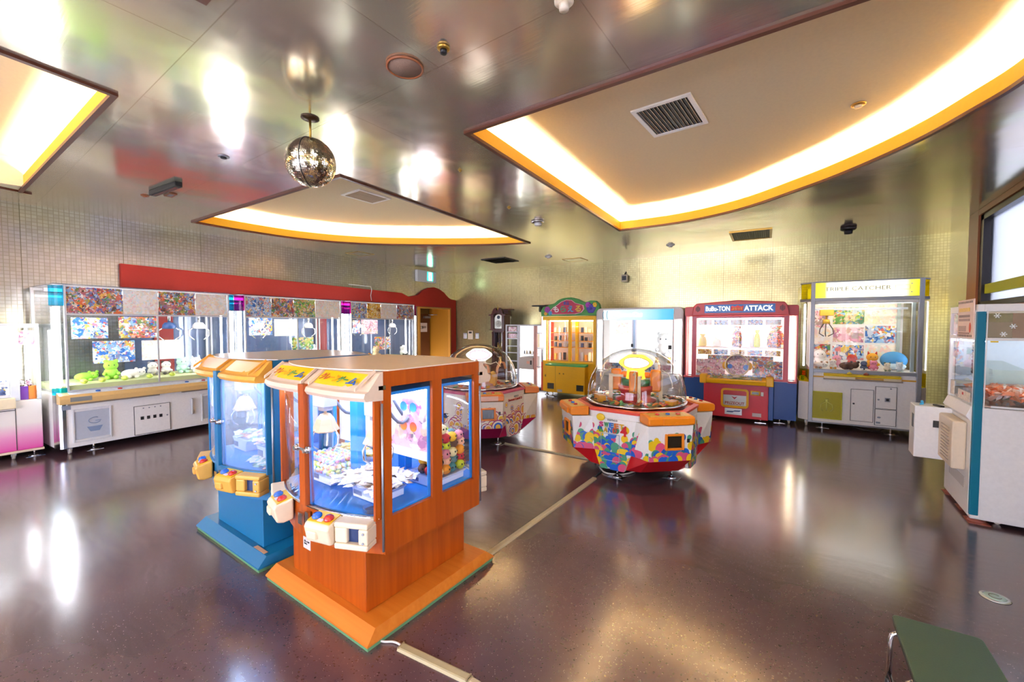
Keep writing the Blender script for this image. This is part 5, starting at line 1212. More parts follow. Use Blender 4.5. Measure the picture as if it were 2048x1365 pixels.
for i, (x, z, c1, c2, lb) in enumerate(((.28,.86,'#e9e0c4','#6d6a60','cream and grey toy on the left ledge'),(.40,.88,'#f2efe8','#2b2b2e','white toy with dark ears on the left ledge'),(.83,.86,'#efd8b0','#d9a86a','sandy toy in the middle of the right window'),(1.05,.86,'#f0c46a','#8a6a3a','golden toy in the right window'),(1.14,.90,'#e6e6e4','#3a3a3e','grey and black toy at the right end'))):
    st_ = thing('toy_stand','white block under the '+' '.join(lb.split()[:6])+', tall white machine','prize stand',tloc(VT,x,.25,.6405),3); box('block', WHITE, st_, -.045,.045,-.04,.04,0,z-.16-.64+.0+.10,.004)
    plush('stuffed_toy', lb+' of the tall white machine', tloc(VT,x,.25,z-.16+.1005), 3, c1, .055, 'round', c2)
plush('stuffed_toy','large white toy with a black-spotted crest at the right of the tall white machine', tloc(VT,.92,.45,.901), 3, '#f7f6f2', .24, 'round', '#f7f6f2')
st_ = thing('toy_stand','white block under the large white toy of the tall white machine','prize stand',tloc(VT,.92,.45,.6405),3); box('block', WHITE, st_, -.12,.12,-.10,.12,0,.26,.004)

# red and blue button machine
RO = (-1.39,7.35); t = thing('prize_machine','red and blue prize machine with a BuBu-TON ATTACK header on the back wall','prize machine',(*RO,0),4)
RD = .85
k = MB(); k.box(-.32,0,.18,RD,.07,.63); k.build('side_cabinet', BLUEP, t, .006); k = MB(); k.prism([(.90,.0),(.965,.0),(.965,.14),(1.26,.14),(1.26,RD),(.90,RD)],.055,.63); k.build('side_cabinet', BLUEP, t, .006)
k = MB(); k.box(0,.90,.0,RD,.045,.62); k.build('front_cabinet', PINKRED, t, .006)
k = MB(); k.prism([(-.17,.59),(-.185,.66),(-.155,.675),(-.0,.70),(.0,.59)],-.04,.95,'x'); dkk = k.build('control_deck', YELM, t, .010)
k = MB(); k.add([(.10,-.168,.674),(.81,-.168,.674),(.81,-.02,.699),(.10,-.02,.699)],[(0,1,2,3)]); o = k.build('deck_print', poster('green',71,10), dkk); md = o.modifiers.new('thickness','SOLIDIFY'); md.thickness = .004; md.offset = 1
for xx in (-.04,.86): box('deck_end', YELM, dkk, xx,xx+.10,-.195,-.0,.585,.725,.012)
k = MB(); k.lathe([(0,0),(.055,0),(.05,.015),(.03,.022),(0,.022)],(.47,-.10,.688),24); k.build('push_button', WHITE, dkk)
# prize door
def rr(x0, x1, z0, z1, r, n=5):
    p_ = []
    for cx, cz, a in ((x1-r,z0+r,-90),(x1-r,z1-r,0),(x0+r,z1-r,90),(x0+r,z0+r,180)):
        p_ += [(cx+r*math.cos(R(a+90*i/n)), cz+r*math.sin(R(a+90*i/n))) for i in range(n+1)]
    return p_
def ringp(po, pi_, y0, y1, m, nm, t):
    k = MB(); n_ = len(po); k.loft([[(x,y0,z) for x,z in po],[(x,y0,z) for x,z in pi_],[(x,y1,z) for x,z in pi_],[(x,y1,z) for x,z in po],[(x,y0,z) for x,z in po]],caps=False); return k.build(nm, m, t)
fr3 = ringp(rr(.255,.64,.205,.505,.05), rr(.285,.61,.235,.475,.03), -.03,.0, YELM, 'prize_door_frame', t)
box('prize_door', mat('pale_grey_flap','#c9cdd0',.2), fr3, .288,.607,-.012,-.004,.238,.40); box('door_recess', REDP, fr3, .288,.607,-.003,-.0005,.40,.472)
k = MB(); k.prism([(.445,.335),(.40,.385),(.425,.375),(.445,.365),(.465,.375),(.49,.385)],-.0155,-.012,'y'); k.build('arrow_mark', REDP, fr3)
text('lettering','PRIZEOUT', mat('brown_red_print','#a33a2c',.4), fr3, .448,-.013,.275,.27,.045, bold=.02)
box('bill_display', YELM, t, .66,.79,-.02,-.0005,.42,.49,.005); box('display_glass', mat('dark_green_display','#3c4428',.2), t, .68,.77,-.023,-.0201,.435,.475); box('coin_plate', WHITE, t, .80,.835,-.01,-.0005,.415,.475)
lb_ = box('maker_label', mat('silver_label','#b9bcc0',.3,.4), t, .31,.55,-.006,-.0005,.09,.19,.002); text('lettering','TOY PRIZE', mat('navy_print','#28386a',.4), lb_, .43,-.008,.14,.19,.04, bold=.02, shear=.3) if False else MB().prism([(.335,.125),(.42,.125),(.44,.14),(.52,.145),(.535,.165),(.45,.16),(.43,.15),(.345,.145)],-.0085,-.006,'y').build('maker_mark', mat('navy_print','#28386a',.4), lb_)
box('white_label', mat('white_label2','#e9d9dc',.4), t, .69,.81,-.004,-.0005,.09,.145)
# cabinet above
k = MB(); k.frame(-.19,1.14,.65,1.64,.065,.0,.05,.03); k.build('window_frame', mat('rose_frame','#c95566',.35), t, .004)
k = MB(); k.box(-.32,-.30,.18,RD,.63,1.66); k.box(1.24,1.26,.14,RD,.63,1.66); k.box(-.32,-.17,.0+.06,.10,.63,.66); k.box(1.14,1.25,.05,.14,.63,.66); k.build('side_post', mat('rose_frame'), t)
for s, (a, b_) in ((-1,(-.30,-.19)),(1,(1.14,1.24))):
    k = MB(); k.prism([(a,.17 if s<0 else .05),(b_,.05 if s<0 else .14),(b_,.056 if s<0 else .146),(a,.176 if s<0 else .056)],.66,1.64); k.build('corner_window', G, t)
    k = MB(); xc = (a+b_)/2; k.cyl((xc,.22,.67),(xc,.22,1.63),.016,n=10); k.build('light_tube', TUBEW, t)
    box('corner_print', poster('gold',73+s,5), t, *( (-.29,-.20) if s<0 else (1.15,1.235)), .55,.555,.68,1.6)
box('front_window', G, t, -.125,1.075,.02,.024,.68,1.61)
box('back_panel', LITPANEL, t, -.30,1.24,.45,.47,.64,1.64)
k = MB(); k.cyl((-.1,.08,1.60),(1.05,.08,1.60),.014,n=10); k.build('light_tube', TUBEC, t)
hd = rr(-.32,1.26,1.64,1.80,.03); k = MB(); k.prism(hd,.10,RD,'y'); k.build('header_rear', REDP, t, .006)
hp3 = [(-.19,1.645),(1.14,1.645),(1.13,1.70),(1.11,1.80),(1.075,1.845),(.90,1.855),(.47,1.885),(.10,1.86),(-.12,1.845),(-.165,1.80),(-.18,1.70)]
k = MB(); k.prism(hp3,-.06,.10,'y'); hh_ = k.build('header', REDP, t, .012, seg=3)
lg = box('logo_panel', mat('blue_logo_panel','#2f6fc4',.35,var=.3,bscale=12), hh_, .0,.96,-.068,-.0605,1.69,1.82)
text('lettering','BuBu-TON', mat('lit_cream_lettering','#f7ecc8',.4,emit=.5), lg, .19,-.070,1.757,.34,.075, bold=.015, ext=.003)
text('lettering','ATTACK', mat('lit_cream_lettering'), lg, .745,-.070,1.757,.38,.080, bold=.02, ext=.003)
bs = MB(); bs.prism([(.37,1.715),(.44,1.722),(.54,1.715),(.545,1.78),(.55,1.80),(.51,1.785),(.47,1.805),(.43,1.785),(.39,1.80),(.375,1.78)],-.073,-.068,'y'); bs.build('burst_mark', mat('scarlet_print','#e2341e',.4), lg)
text('lettering','ぷちっと', mat('print_yellow2','#f2c23c',.4), lg, .46,-.076,1.752,.15,.04, bold=.02)
for xx in (-.10,1.05):
    k = MB()
    for i in range(5): k.box(xx-.03+i*.014,xx-.023+i*.014,-.068,-.0605,1.73-.012*(2-abs(i-2)),1.78+.012*(2-abs(i-2)))
    k.build('speaker_slots', DARK, hh_)
# inner display: shelves of cards, hanging prizes, round window
for i in range(5):
    xx = -.10+i*.235; box('prize_card', poster(('pale','blue')[i%2],80+i,16), t, xx,xx+.20,.030,.034,1.50,1.585); box('prize_card', poster(('gold','blue')[i%2],90+i,16), t, xx,xx+.20,.030,.034,1.03,1.11)
box('shelf', WHITE, t, -.18,1.13,.10,.40,1.135,1.15); box('lower_print', poster('pink',74,9), t, -.12,.30,.030,.034,.70,.95); box('lower_print', poster('busy',75,12), t, .68,1.07,.030,.034,.70,.95); box('shelf_print', poster('busy',76,14), t, .05,.95,.036,.040,.94,1.02)
box('window_sill_print', poster('blue',77,14), t, -.12,1.07,.026,.029,.685,.72)
k = MB(); k.lathe([(.155,0),(.175,0),(.175,.03),(.155,.03),(.155,0)],n=40,M=Matrix.Translation((.47,.04,.87)) @ Matrix.Rotation(R(90),4,'X')); k.build('round_window_ring', mat('champagne_ring','#d9c9a8',.3,.4), t)
k = MB(); k.cyl((.47,.036,.87),(.47,.041,.87),.155,n=40); k.build('round_window', poster('pink',78,12), t)
k = MB(); k.cyl((.60,.012,.84),(.60,.03,.84),.045,n=20); k.cyl((.37,.012,.85),(.37,.03,.85),.035,n=20); k.build('knob', mat('blue_push_button'), t)
k = MB(); k.ell((.30,.03,.86),(.04,.02,.06),12,8); k.ell((.64,.03,.86),(.04,.02,.06),12,8); k.build('wing_ornament', mat('golden_plastic'), t)
RT = t
def bag(label, x, z, w_, h_, c, kind_seed, T=None, rz_=4, y=.25, hook=True):
    T = T or RT; b = thing('prize_bag', label, 'prize', tloc(T,x,y,z), rz_)
    k = MB(); rings = []
    for zz_, ww, dd in ((0,.8,.3),(.08,1,.8),(.45,.95,1),(.72,.7,.6),(.8,.35,.3),(.9,.6,.25),(1,.7,.1)):
        rings.append([(w_/2*ww*math.cos(2*math.pi*i/14), .03*dd*math.sin(2*math.pi*i/14), zz_*h_) for i in range(14)])
    k.loft(rings, smooth=True); k.build('wrapper', poster(kind_seed[0],kind_seed[1],14) if kind_seed else mat('bag_'+c.strip('#'),c,.25,coat=.5), b); return b
bag('pale green sweet bag on the upper shelf, left end of the red machine',-.06,1.151,.13,.20,'#dfe6b0',None)
bag('small white packet pair on the upper shelf of the red machine',.16,1.151,.12,.15,'#eceae0',None)
bag('tall bag of multicoloured sweets in the middle of the red machine',.45,1.151,.15,.33,'',('busy',101))
o_ = bag('lime-green drink carton hanging right of centre in the red machine',.73,1.151,.09,.27,'#c3d81c',None)
bag('big orange and blue bag of toys at the right of the red machine',.98,1.151,.24,.34,'',('busy',103))
bag('clear silvery packet behind the lime-green carton in the red machine',.66,1.151,.07,.26,'#d6dcd8',None, y=.33)
for x, y in ((.10,.06),(.80,.06)): footpad(t, x, y, zt=.05)
footpad(t, 1.05,.20,zt=.06); caster(t,1.17,.20,.028)

# yellow-topped grey-framed machine
QO = (.02,7.52); t = thing('prize_machine','white prize machine in a grey steel frame with a lit yellow header','claw machine',(*QO,0),4)
QD = .95
k = MB(); k.box(.02,1.16,.01,QD,.10,.80); k.build('lower_cabinet', WHITE, t, .004)
k = MB()
for s in (0,1):
    pts = [(.0,.02),(-.135,.13),(-.135,QD),(.0,QD)] if s == 0 else [(1.18,.02),(1.27,.13),(1.27,QD),(1.18,QD)]
    MB().prism(pts,.10,.66).build('side_cabinet', WHITE, t)
for s in (0,1):
    for za, zb_, mm, nm in ((.665,.85,GY,'yellow_band'),(.852,1.83,G,'side_glass'),(1.88,2.10,GY,'yellow_cap')):
        k = MB(); pts = [(.0,.02),(-.130,.13),(-.130,.136),(.0,.026)] if s == 0 else [(1.18,.02),(1.265,.13),(1.265,.136),(1.18,.026)]
        k.prism(pts,za,zb_); k.build(nm, mm, t)
        xs_ = -.13 if s == 0 else 1.26; box(nm, mm, t, xs_,xs_+.005,.14,QD,za,zb_)
FRM = mat('mid_grey_steel','#8c8f96',.35,.5)
k = MB(); k.box(-.02,.03,-.02,.03,.085,2.12); k.box(1.14,1.19,-.02,.03,.085,2.12); k.box(.03,1.14,-.02,.02,1.84,1.885); k.box(.03,1.14,-.02,.02,2.105,2.12); k.box(.03,1.14,-.02,.02,.82,.865); k.box(.03,1.14,-.02,.0,.085,.105)
k.prism([(.0,.02),(-.14,.13),(-.14,.16),(.0,.06)],1.84,1.88); k.prism([(.0,.02),(-.14,.13),(-.14,.16),(.0,.06)],2.10,2.12); k.prism([(1.18,.02),(1.275,.13),(1.275,.16),(1.18,.06)],1.84,1.88); k.prism([(1.18,.02),(1.275,.13),(1.275,.16),(1.18,.06)],2.10,2.12)
k.build('steel_frame', FRM, t, .003)
hb = mat_bands('lit_yellow_header',[(0,'#d8c81a'),(.10,'#e8d840'),(.14,'#fffbe0'),(.86,'#fffbe0'),(.92,'#e8dc50'),(1,'#d8c81a')],0,.03,1.14)
nt = hb.node_tree; b_ = nt.nodes['Principled BSDF']; nt.links.new(b_.inputs['Base Color'].links[0].from_socket, b_.inputs['Emission Color']); b_.inputs['Emission Strength'].default_value = .45
hd_ = box('header_panel', hb, t, .03,1.14,.0,.01,1.888,2.103)
text('header_lettering','TRIPLE CATCHER', mat('pale_grey_print','#b5ad84',.5), hd_, .50,-.002,2.01,.72,.055)
k = MB(); k.frame(.90,1.05,1.975,2.035,.004,-.003,-.0005); k.build('header_box_mark', mat('pale_grey_print'), hd_)
k = MB(); k.cyl((1.065,-.003,2.05),(1.065,0,2.05),.008,n=10); k.cyl((1.065,-.003,1.94),(1.065,0,1.94),.008,n=10); k.build('header_screw', GREY, hd_)
k = MB(); k.prism([(-.07,.775),(-.075,.80),(-.02,.815),(-.02,.775)],.15,.98,'x'); dk_ = k.build('control_deck', mat('yellow_deck','#f0d020',.35), t, .004)
for a, b_ in ((.15,.50),(.80,.98)): box('deck_pad', mat('cream_deck'), dk_, a,b_,-.077,-.07,.745,.775)
box('deck_stripe', mat('ochre_stripe','#e2a820',.4), t, .03,1.14,-.006,.009,.745,.765)
box('deck_tray', mat('taupe_plastic'), t, .15,1.0,-.06,-.006,.725,.742)
for xx, c_ in ((.44,'#e9d24a'),(.62,'#a8503c')):
    k = MB(); k.lathe([(0,0),(.03,0),(.028,.015),(.0,.035)],(xx,-.045,.812),18); k.build('push_button', mat('deck_button_'+c_.strip('#'),c_,.3), dk_)
box('front_window', G, t, .03,1.14,.0,.004,.866,1.84)
box('back_panel', mat('white_back_panel'), t, .0,1.18,QD-.02,QD,.80,2.1); box('play_floor', WHITE, t, .0,1.18,.04,QD-.02,.80,.86)
k = MB(); k.box(.0,1.18,.04,QD,2.085,2.10); k.box(.03,1.14,.03,.06,1.80,1.84); k.build('ceiling_panel', WHITE, t)
k = MB(); k.cyl((.08,.12,1.815),(1.10,.12,1.815),.016,n=10); k.build('light_tube', TUBEC, t)
k = MB(); k.cyl((.08,.06,2.0),(1.10,.06,2.0),.02,n=10); k.build('light_tube', TUBEW, t)
for xx in (-.07,1.22): k = MB(); k.cyl((xx,.30,.88),(xx,.30,1.82),.012,n=8); k.build('light_tube', TUBEC, t)
k = MB(); k.box(1.10,1.135,.1,.14,.866,1.83); k.box(1.10,1.135,QD-.10,QD-.06,.866,1.83); k.build('inner_post', mat('sage_grey_post','#a9b8b4',.4), t)
def QQ(px, py, d): return onplane(QO, 4, px, py, d)
def z4(x, y): return (1350+x/3.724, 540+y/3.724)
for (xa, ya, xb, yb, kd, sd_) in ((1190,280,1428,405,'green',111),(1430,260,1690,405,'pale',112),(1020,280,1150,430,'pink',118),(1190,430,1420,545,'pink',113),(1435,418,1690,552,'blue',114),(1015,435,1165,560,'pale',115),(1015,555,1165,660,'busy',116),(1185,562,1420,680,'blue',117),(1435,562,1690,660,'pale',119)):
    (ua,za),(ub,zb2) = QQ(*z4(xa,ya),.75), QQ(*z4(xb,yb),.75); box('poster', poster(kd,sd_,7), t, max(ua,.01),min(ub,1.17),QD-.026,QD-.021,zb2,za)
k = MB(); k.box(.05,1.12,.40,.43,1.72,1.75); k.build('crane_rail', GREY, t)
u_, z_ = QQ(*z4(1128,300),.45); k = MB(); k.box(u_-.085,u_+.085,.36,.50,1.64,1.73); k.build('crane_carriage', mat('golden_carriage','#c9a02c',.4), t, .006)
k = MB(); k.cyl((u_,.43,1.56),(u_,.43,1.64),.012,n=10); k.cyl((u_,.43,1.52),(u_,.43,1.585),.05,.04,n=18); k.build('claw_head', mat('golden_carriage'), t)
for a in (0,120,240):
    dx, dy = math.cos(R(a+20)), math.sin(R(a+20)); k = MB(); k.tube([(u_+dx*.03,.43+dy*.03,1.53),(u_+dx*.09,.43+dy*.09,1.44),(u_+dx*.10,.43+dy*.10,1.37),(u_+dx*.03,.43+dy*.03,1.33)],.007,6); k.build('claw_finger', mat('dark_steel','#55504c',.3,.8), t)
# doors
pd = box('prize_door', mat('lime_olive_acrylic','#a8a208',.4), t, .03,.36,-.012,-.006,.16,.53); box('door_backing', mat('olive_door','#a8a81a',.3), t, .02,.37,-.0045,.0085,.15,.54,.003)
k = MB(); k.frame(.018,.372,.148,.542,.014,-.018,-.0046); k.build('door_frame', mat('olive_frame','#c9c828',.3), t, .004)
k = MB(); k.cyl((.195,-.016,.44),(.195,-.016,.40),.02,.012,n=12); k.tube([(.195,-.016,.40),(.13,-.016,.36),(.12,-.016,.30),(.15,-.016,.26)],.007,6); k.tube([(.195,-.016,.40),(.26,-.016,.36),(.27,-.016,.30),(.24,-.016,.26)],.007,6); k.tube([(.195,-.016,.40),(.195,-.016,.27)],.006,6); k.build('claw_mark', mat('pale_lime_print','#dcdc6a',.4), t)
for (a, b_, c, d, nm) in ((.47,.71,.16,.60,'service_door'),(.735,.95,.36,.655,'coin_door'),(.735,.95,.13,.345,'lower_door')):
    o = box(nm, WHITE, t, a,b_,-.006,.0085,c,d,.003); k = MB(); k.frame(a-.004,b_+.004,c-.004,d+.004,.004,-.0062,.0083); k.build('door_seam', mat('dark_seam'), o)
    if nm == 'service_door': q = MB(); q.cyl((a+.03,-.012,.40),(a+.03,-.006,.40),.012,n=12); q.build('lock', DARK, o)
    if nm == 'coin_door': q = MB(); q.box(.83,.885,-.012,-.006,.455,.51); q.build('coin_plate', GREY, o); q = MB(); q.box(.842,.873,-.014,-.012,.467,.498); q.build('coin_slot', DARK, o); q = MB(); q.cyl((.765,-.012,.48),(.765,-.006,.48),.012,n=12); q.cyl((.89,-.010,.635),(.89,-.006,.635),.010,n=12); q.build('lock', GREY, o)
    if nm == 'lower_door': q = MB(); q.ell((.775,-.008,.235),(.02,.004,.012),12,6); q.box(.745,.79,-.009,-.006,.15,.175); q.build('seal_label', mat('grey_label'), o)
for x, y in ((-.03,.12),(1.17,.12)): caster(t,x,y,.04)
for x in (.16,.92): footpad(t,x,.10,zt=.1)
QT = t
k = MB(); k.tube([(.45,.25,.08),(.55,.15,.03),(.68,.12,.012),(.82,.18,.012),(.9,.3,.03)],.006,6); k.build('power_cable', mat('dark_cable','#3a3632',.5), t)
for (x, y, s_, c1, c2, lb, ly, er) in ((.10,.18,.085,'#f2efe8','#b48a6a','white toy with brown feet at the front left of the yellow-headed machine',True,'round'),(.275,.18,.075,'#f0ece4','#e2a03c','small white toy second from the left in the yellow-headed machine',False,'round'),
    (.44,.18,.10,'#5a4034','#4a3228','dark brown toy lying in the middle of the yellow-headed machine',True,'round'),(.625,.18,.07,'#55607e','#f2f0ea','slate-blue toy beside the brown one in the yellow-headed machine',False,'point'),
    (.73,.18,.075,'#e58aa5','#f4c3d2','pink toy right of the slate-blue one in the yellow-headed machine',False,'round'),(.76,.46,.125,'#f0ae2c','#c43a20','golden and red toy at the back right of centre in the yellow-headed machine',False,'point'),
    (.53,.46,.11,'#d0402a','#f2b73a','red toy at the back of the yellow-headed machine',False,'point'),(.87,.14,.065,'#ede2cc','#6f7a5c','cream toy at the front right of the yellow-headed machine',False,'round'),
    (1.0,.16,.07,'#e6ecee','#b9cdd4','pale toy in the front right corner of the yellow-headed machine',False,'round'),(.14,.48,.14,'#f3f1ea','#c9c4ba','large white toy at the back left of the yellow-headed machine',False,'round'),(.35,.47,.10,'#e9a0b4','#f7dfe6','rosy toy at the back between the white and the red ones',False,'long')):
    plush('stuffed_toy', lb, tloc(QT,x,y,.8605), 4+(-90 if ly else 0)*0, c1, s_, er, c2, lying=ly)
o = MB().ell((0,0,.125),(.15,.15,.125),24,14).build('body', mat('sky_blue_plush','#4f9fdc',.9,bump=.3,bscale=120)); big = thing('stuffed_toy','large sky-blue dome-shaped toy at the right of the yellow-headed machine','soft toy',tloc(QT,1.0,.48,.87),4); o.parent = big
q = MB(); q.ell((.0,-.10,.045),(.12,.08,.05),18,10); q.build('belly', mat('pale_blue_plush','#cfe6f2',.9), big)
for i, (x, y, c_) in enumerate(((-.08,.30,'#9cc83c'),(1.20,.25,'#f07a2c'),(1.21,.28,'#5fb43c'),(-.07,.22,'#e05a9a'))):
    z_ = (.6605,.6605,.74,.74)[i]
    plush('stuffed_toy', ('green toy in the left yellow band','orange toy in the right yellow band','green toy above the orange one in the right yellow band','pink toy above the green one in the left yellow band')[i]+' of the grey-framed machine', tloc(QT,x,y,z_), 4, c_, .038, 'round')

# glass display machine beside the clock
DO = (-5.5,8.3); t = thing('display_machine','low white lit prize machine with ladder-like glass sides, between the clock and the yellow cabinet','prize machine',(*DO,0),3)
a0, a1 = -.55, .60
k = MB(); k.box(a0,a1,.0,.6,.03,.06); k.box(a0,a1,.0,.6,1.48,1.51); k.box(a0,a0+.035,.0,.03,.06,1.48); k.box(-.22,-.15,.0,.03,.06,1.48); k.box(a1-.03,a1,.0,.03,.06,1.48); k.box(a0+.035,-.22,.0,.02,.62,.65)
for z_ in (1.32,1.16,.98,.82,.35): k.box(a0+.035,-.22,.0,.025,z_,z_+.025)
for z_ in (1.30,.95,.52): k.box(.32,a1-.03,.0,.025,z_,z_+.02)
k.build('frame', mat('cool_white_frame','#cfd0d4',.35), t, .003)
k = MB(); k.box(.24,.32,-.01,.03,.06,1.48); k.build('patterned_post', mat('salmon_patterned_post','#d9a898',.5,var=.25,bscale=90), t)
box('back_panel', LITPANEL, t, a0+.02,a1-.02,.55,.57,.06,1.48)
box('side_light', mat('lit_side_panel','#ffffff',.4,emit=.5,ecol='#f6fbff'), t, .335,a1-.035,.12,.13,.10,1.46)
box('front_window', G, t, a0+.035,-.22,.010,.014,.06,1.48); box('front_window', G, t, -.15,.24,.010,.014,.75,1.48)
box('control_block', mat('putty_plastic','#cfc4b8',.4), t, -.15,.24,-.04,.50,.46,.74,.006); box('coin_slot', DARK, t, .165,.205,-.046,-.0405,.57,.67); box('orange_label', mat('peach_label','#f0b89a',.4), t, .07,.15,-.043,-.0405,.59,.655)
box('lower_light_panel', mat('lit_side_panel'), t, -.15,.24,-.005,.0,.08,.45)
k = MB(); k.cyl((-.19,.12,.1),(-.19,.12,1.45),.012,n=8); k.build('light_tube', TUBEC, t)
box('amber_print', mat_grille('amber_vertical_print','#f2d9a0','#fbf0d8',.035,0), t, .0,.22,.50,.51,.95,1.28)
for z_ in (1.18,1.345): box('poster', poster('pink',121+int(z_*10),14), t, a0+.05,a0+.28,.05,.055,z_,z_+.11)
DT = t; rnd.seed(4)
box('shelf', WHITE, t, -.15,.24,.05,.45,.80,.81)
for i in range(8):
    o = MB().lathe([(0,0),(.012,0),(.014,.05),(.006,.07),(.006,.085),(0,.085)],n=10).build('prize_bottle', mat('bottle_%d' % (i%3), ('#4a4d55','#c9a85a','#eeeae0')[i%3],.3), None); o.location = tloc(DT,-.10+i*.043,.15+.03*(i%2),.8105); tag(o,'tiny bottle-shaped prize on the shelf of the display machine by the clock','prize','tiny prizes on the shelf of the display machine')
for i, z_ in enumerate((.40,.56,.68)): 
    pass
for i in range(3):
    bsd = box('prize_box', mat('carton_%d' % i, ('#cfd8e6','#4a4f5c','#e9ecef')[i],.4,var=.3,bscale=50), None, -.05,.05,-.04,.04,0,.12,.003); bsd.location = tloc(DT,-.38+.0*i,.15,.0605+i*.121); bsd.rotation_euler = (0,0,R(3)); tag(bsd, ('lowest','middle','topmost')[i]+' small carton stacked at the bottom left of the display machine by the clock','box')

# grandfather clock
t = thing('grandfather_clock','dark wood longcase clock with swan-neck top and white dial, against the back wall','clock',(-6.56,8.62,0),3)
MAH = mat_wood('mahogany','#3a1510','#5c231a',.3); MAH2 = MAH
k = MB(); k.box(-.22,.22,.0,.28,.0,.42); k.box(-.235,.235,-.015,.29,.0,.07); k.box(-.235,.235,-.015,.29,.42,.46); k.build('base', MAH, t, .008)
k = MB(); k.box(-.18,-.12,.02,.25,.46,1.36); k.box(.12,.18,.02,.25,.46,1.36); k.box(-.12,.12,.02,.04,.46,.52); k.box(-.12,.12,.02,.04,1.31,1.36); k.box(-.18,.18,.22,.25,.46,1.36); k.build('trunk', MAH, t, .005)
for xx in (-.165,.165): k = MB(); k.lathe([(.018,.0),(.024,.02),(.014,.05),(.016,.4),(.014,.75),(.024,.80),(.018,.82)],(xx,.005,.50),12); k.build('column', MAH, t)
box('trunk_glass', G, t, -.12,.12,.028,.031,.52,1.31)
for xx, zz_ in ((-.06,.95),(.0,.92),(.06,.97)): k = MB(); k.cyl((xx,.12,zz_-.12),(xx,.12,zz_+.10),.02,n=12); k.cyl((xx,.12,zz_+.10),(xx,.12,1.35),.003,n=6); k.build('clock_weight', BRASS, t)
k = MB(); k.cyl((0,.16,.62),(0,.165,.62),.06,n=24); k.cyl((0,.165,.66),(0,.165,1.3),.004,n=6); k.build('pendulum', BRASS, t)
k = MB(); k.box(-.21,-.13,-.01,.27,1.36,1.74); k.box(.13,.21,-.01,.27,1.36,1.74); k.box(-.13,.13,.10,.27,1.36,1.80); k.box(-.13,.13,-.01,.02,1.36,1.40); k.box(-.235,.235,-.025,.28,1.36,1.385); k.box(-.26,-.19,-.03,.28,1.74,1.775); k.box(.19,.26,-.03,.28,1.74,1.775); k.build('hood', MAH, t, .004)
arch = [(-.21,1.74),(-.21,1.76)]+[(-.17+.0,1.80),(-.15,1.86),(-.12,1.91),(-.07,1.945),(-.03,1.92),(-.015,1.87),(.015,1.87),(.03,1.92),(.07,1.945),(.12,1.91),(.15,1.86),(.17,1.80),(.21,1.76),(.21,1.74)]+[(.13*math.cos(R(a)),1.70+.11*math.sin(R(a))) for a in range(25,156,13)]
k = MB(); k.prism(arch,-.02,.06,'y'); k.build('swan_neck_pediment', MAH, t, .004)
k = MB(); k.lathe([(0,0),(.02,0),(.012,.02),(.022,.05),(.01,.08),(.004,.10),(.002,.16),(0,.165)],(0,.02,1.87),14); k.build('finial', BRASS, t)
dp = [(-.125,1.41),(.125,1.41),(.125,1.66)]+[(.125*math.cos(R(a)),1.66+.115*math.sin(R(a))) for a in range(10,171,16)]+[(-.125,1.66)]
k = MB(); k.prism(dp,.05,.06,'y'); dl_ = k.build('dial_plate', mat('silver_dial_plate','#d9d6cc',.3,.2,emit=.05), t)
k = MB(); k.lathe([(.075,0),(.095,0),(.095,.006),(.075,.006),(.075,0)],n=36,M=Matrix.Translation((0,.049,1.53)) @ Matrix.Rotation(R(90),4,'X')); k.build('chapter_ring', mat('ivory_ring','#f3efe2',.4), dl_)
for i in range(12):
    a = R(30*i); k = MB(); k.box(-.003,.003,-.0015,.0,-.011,.011,M=Matrix.Translation((.085*math.sin(a),.0425,1.53+.085*math.cos(a))) @ Matrix.Rotation(a,4,'Y')); k.build('hour_mark', DARK, dl_)
k = MB(); k.box(-.003,.003,.037,.039,1.53,1.60); k.box(-.05,.0,.035,.037,1.527,1.533); k.build('hands', DARK, dl_)
k = MB(); k.cyl((0,.042,1.70),(0,.049,1.70),.045,n=24); k.build('moon_disc', mat('moon_blue','#39424f',.4), dl_)
# small dark wall shelf behind the clock and one beside the yellow header
u_, z_ = BP(1015,622)
t = thing('wall_bracket_shelf','dark wooden bracket shelf on the wall just right of the clock','shelf',(*onback(u_),0),BA)
box('top_board', MAH, t, -.22,.22,-.22,-.005,z_+.01,z_+.04,.004); k = MB(); k.prism([(-.005,z_-.15),(-.005,z_+.009),(-.18,z_+.009),(-.14,z_-.07)],-.12,.12,'x'); k.build('bracket', MAH, t)
u_, z_ = BP(1083,614)
t = thing('wall_bracket_shelf','dark bracket shelf end poking out left of the yellow cabinet header','shelf',(*onback(u_),0),BA)
box('top_board', DARK, t, -.12,.25,-.30,-.005,z_,z_+.03,.004); box('bracket', DARK, t, .03,.07,-.2,-.005,z_-.14,z_)

# white machine at the right edge, its front facing the room
t = thing('prize_machine','white prize machine with a teal corner strip and orange prizes, at the right edge','claw machine',(1.02,5.34,0),-90)
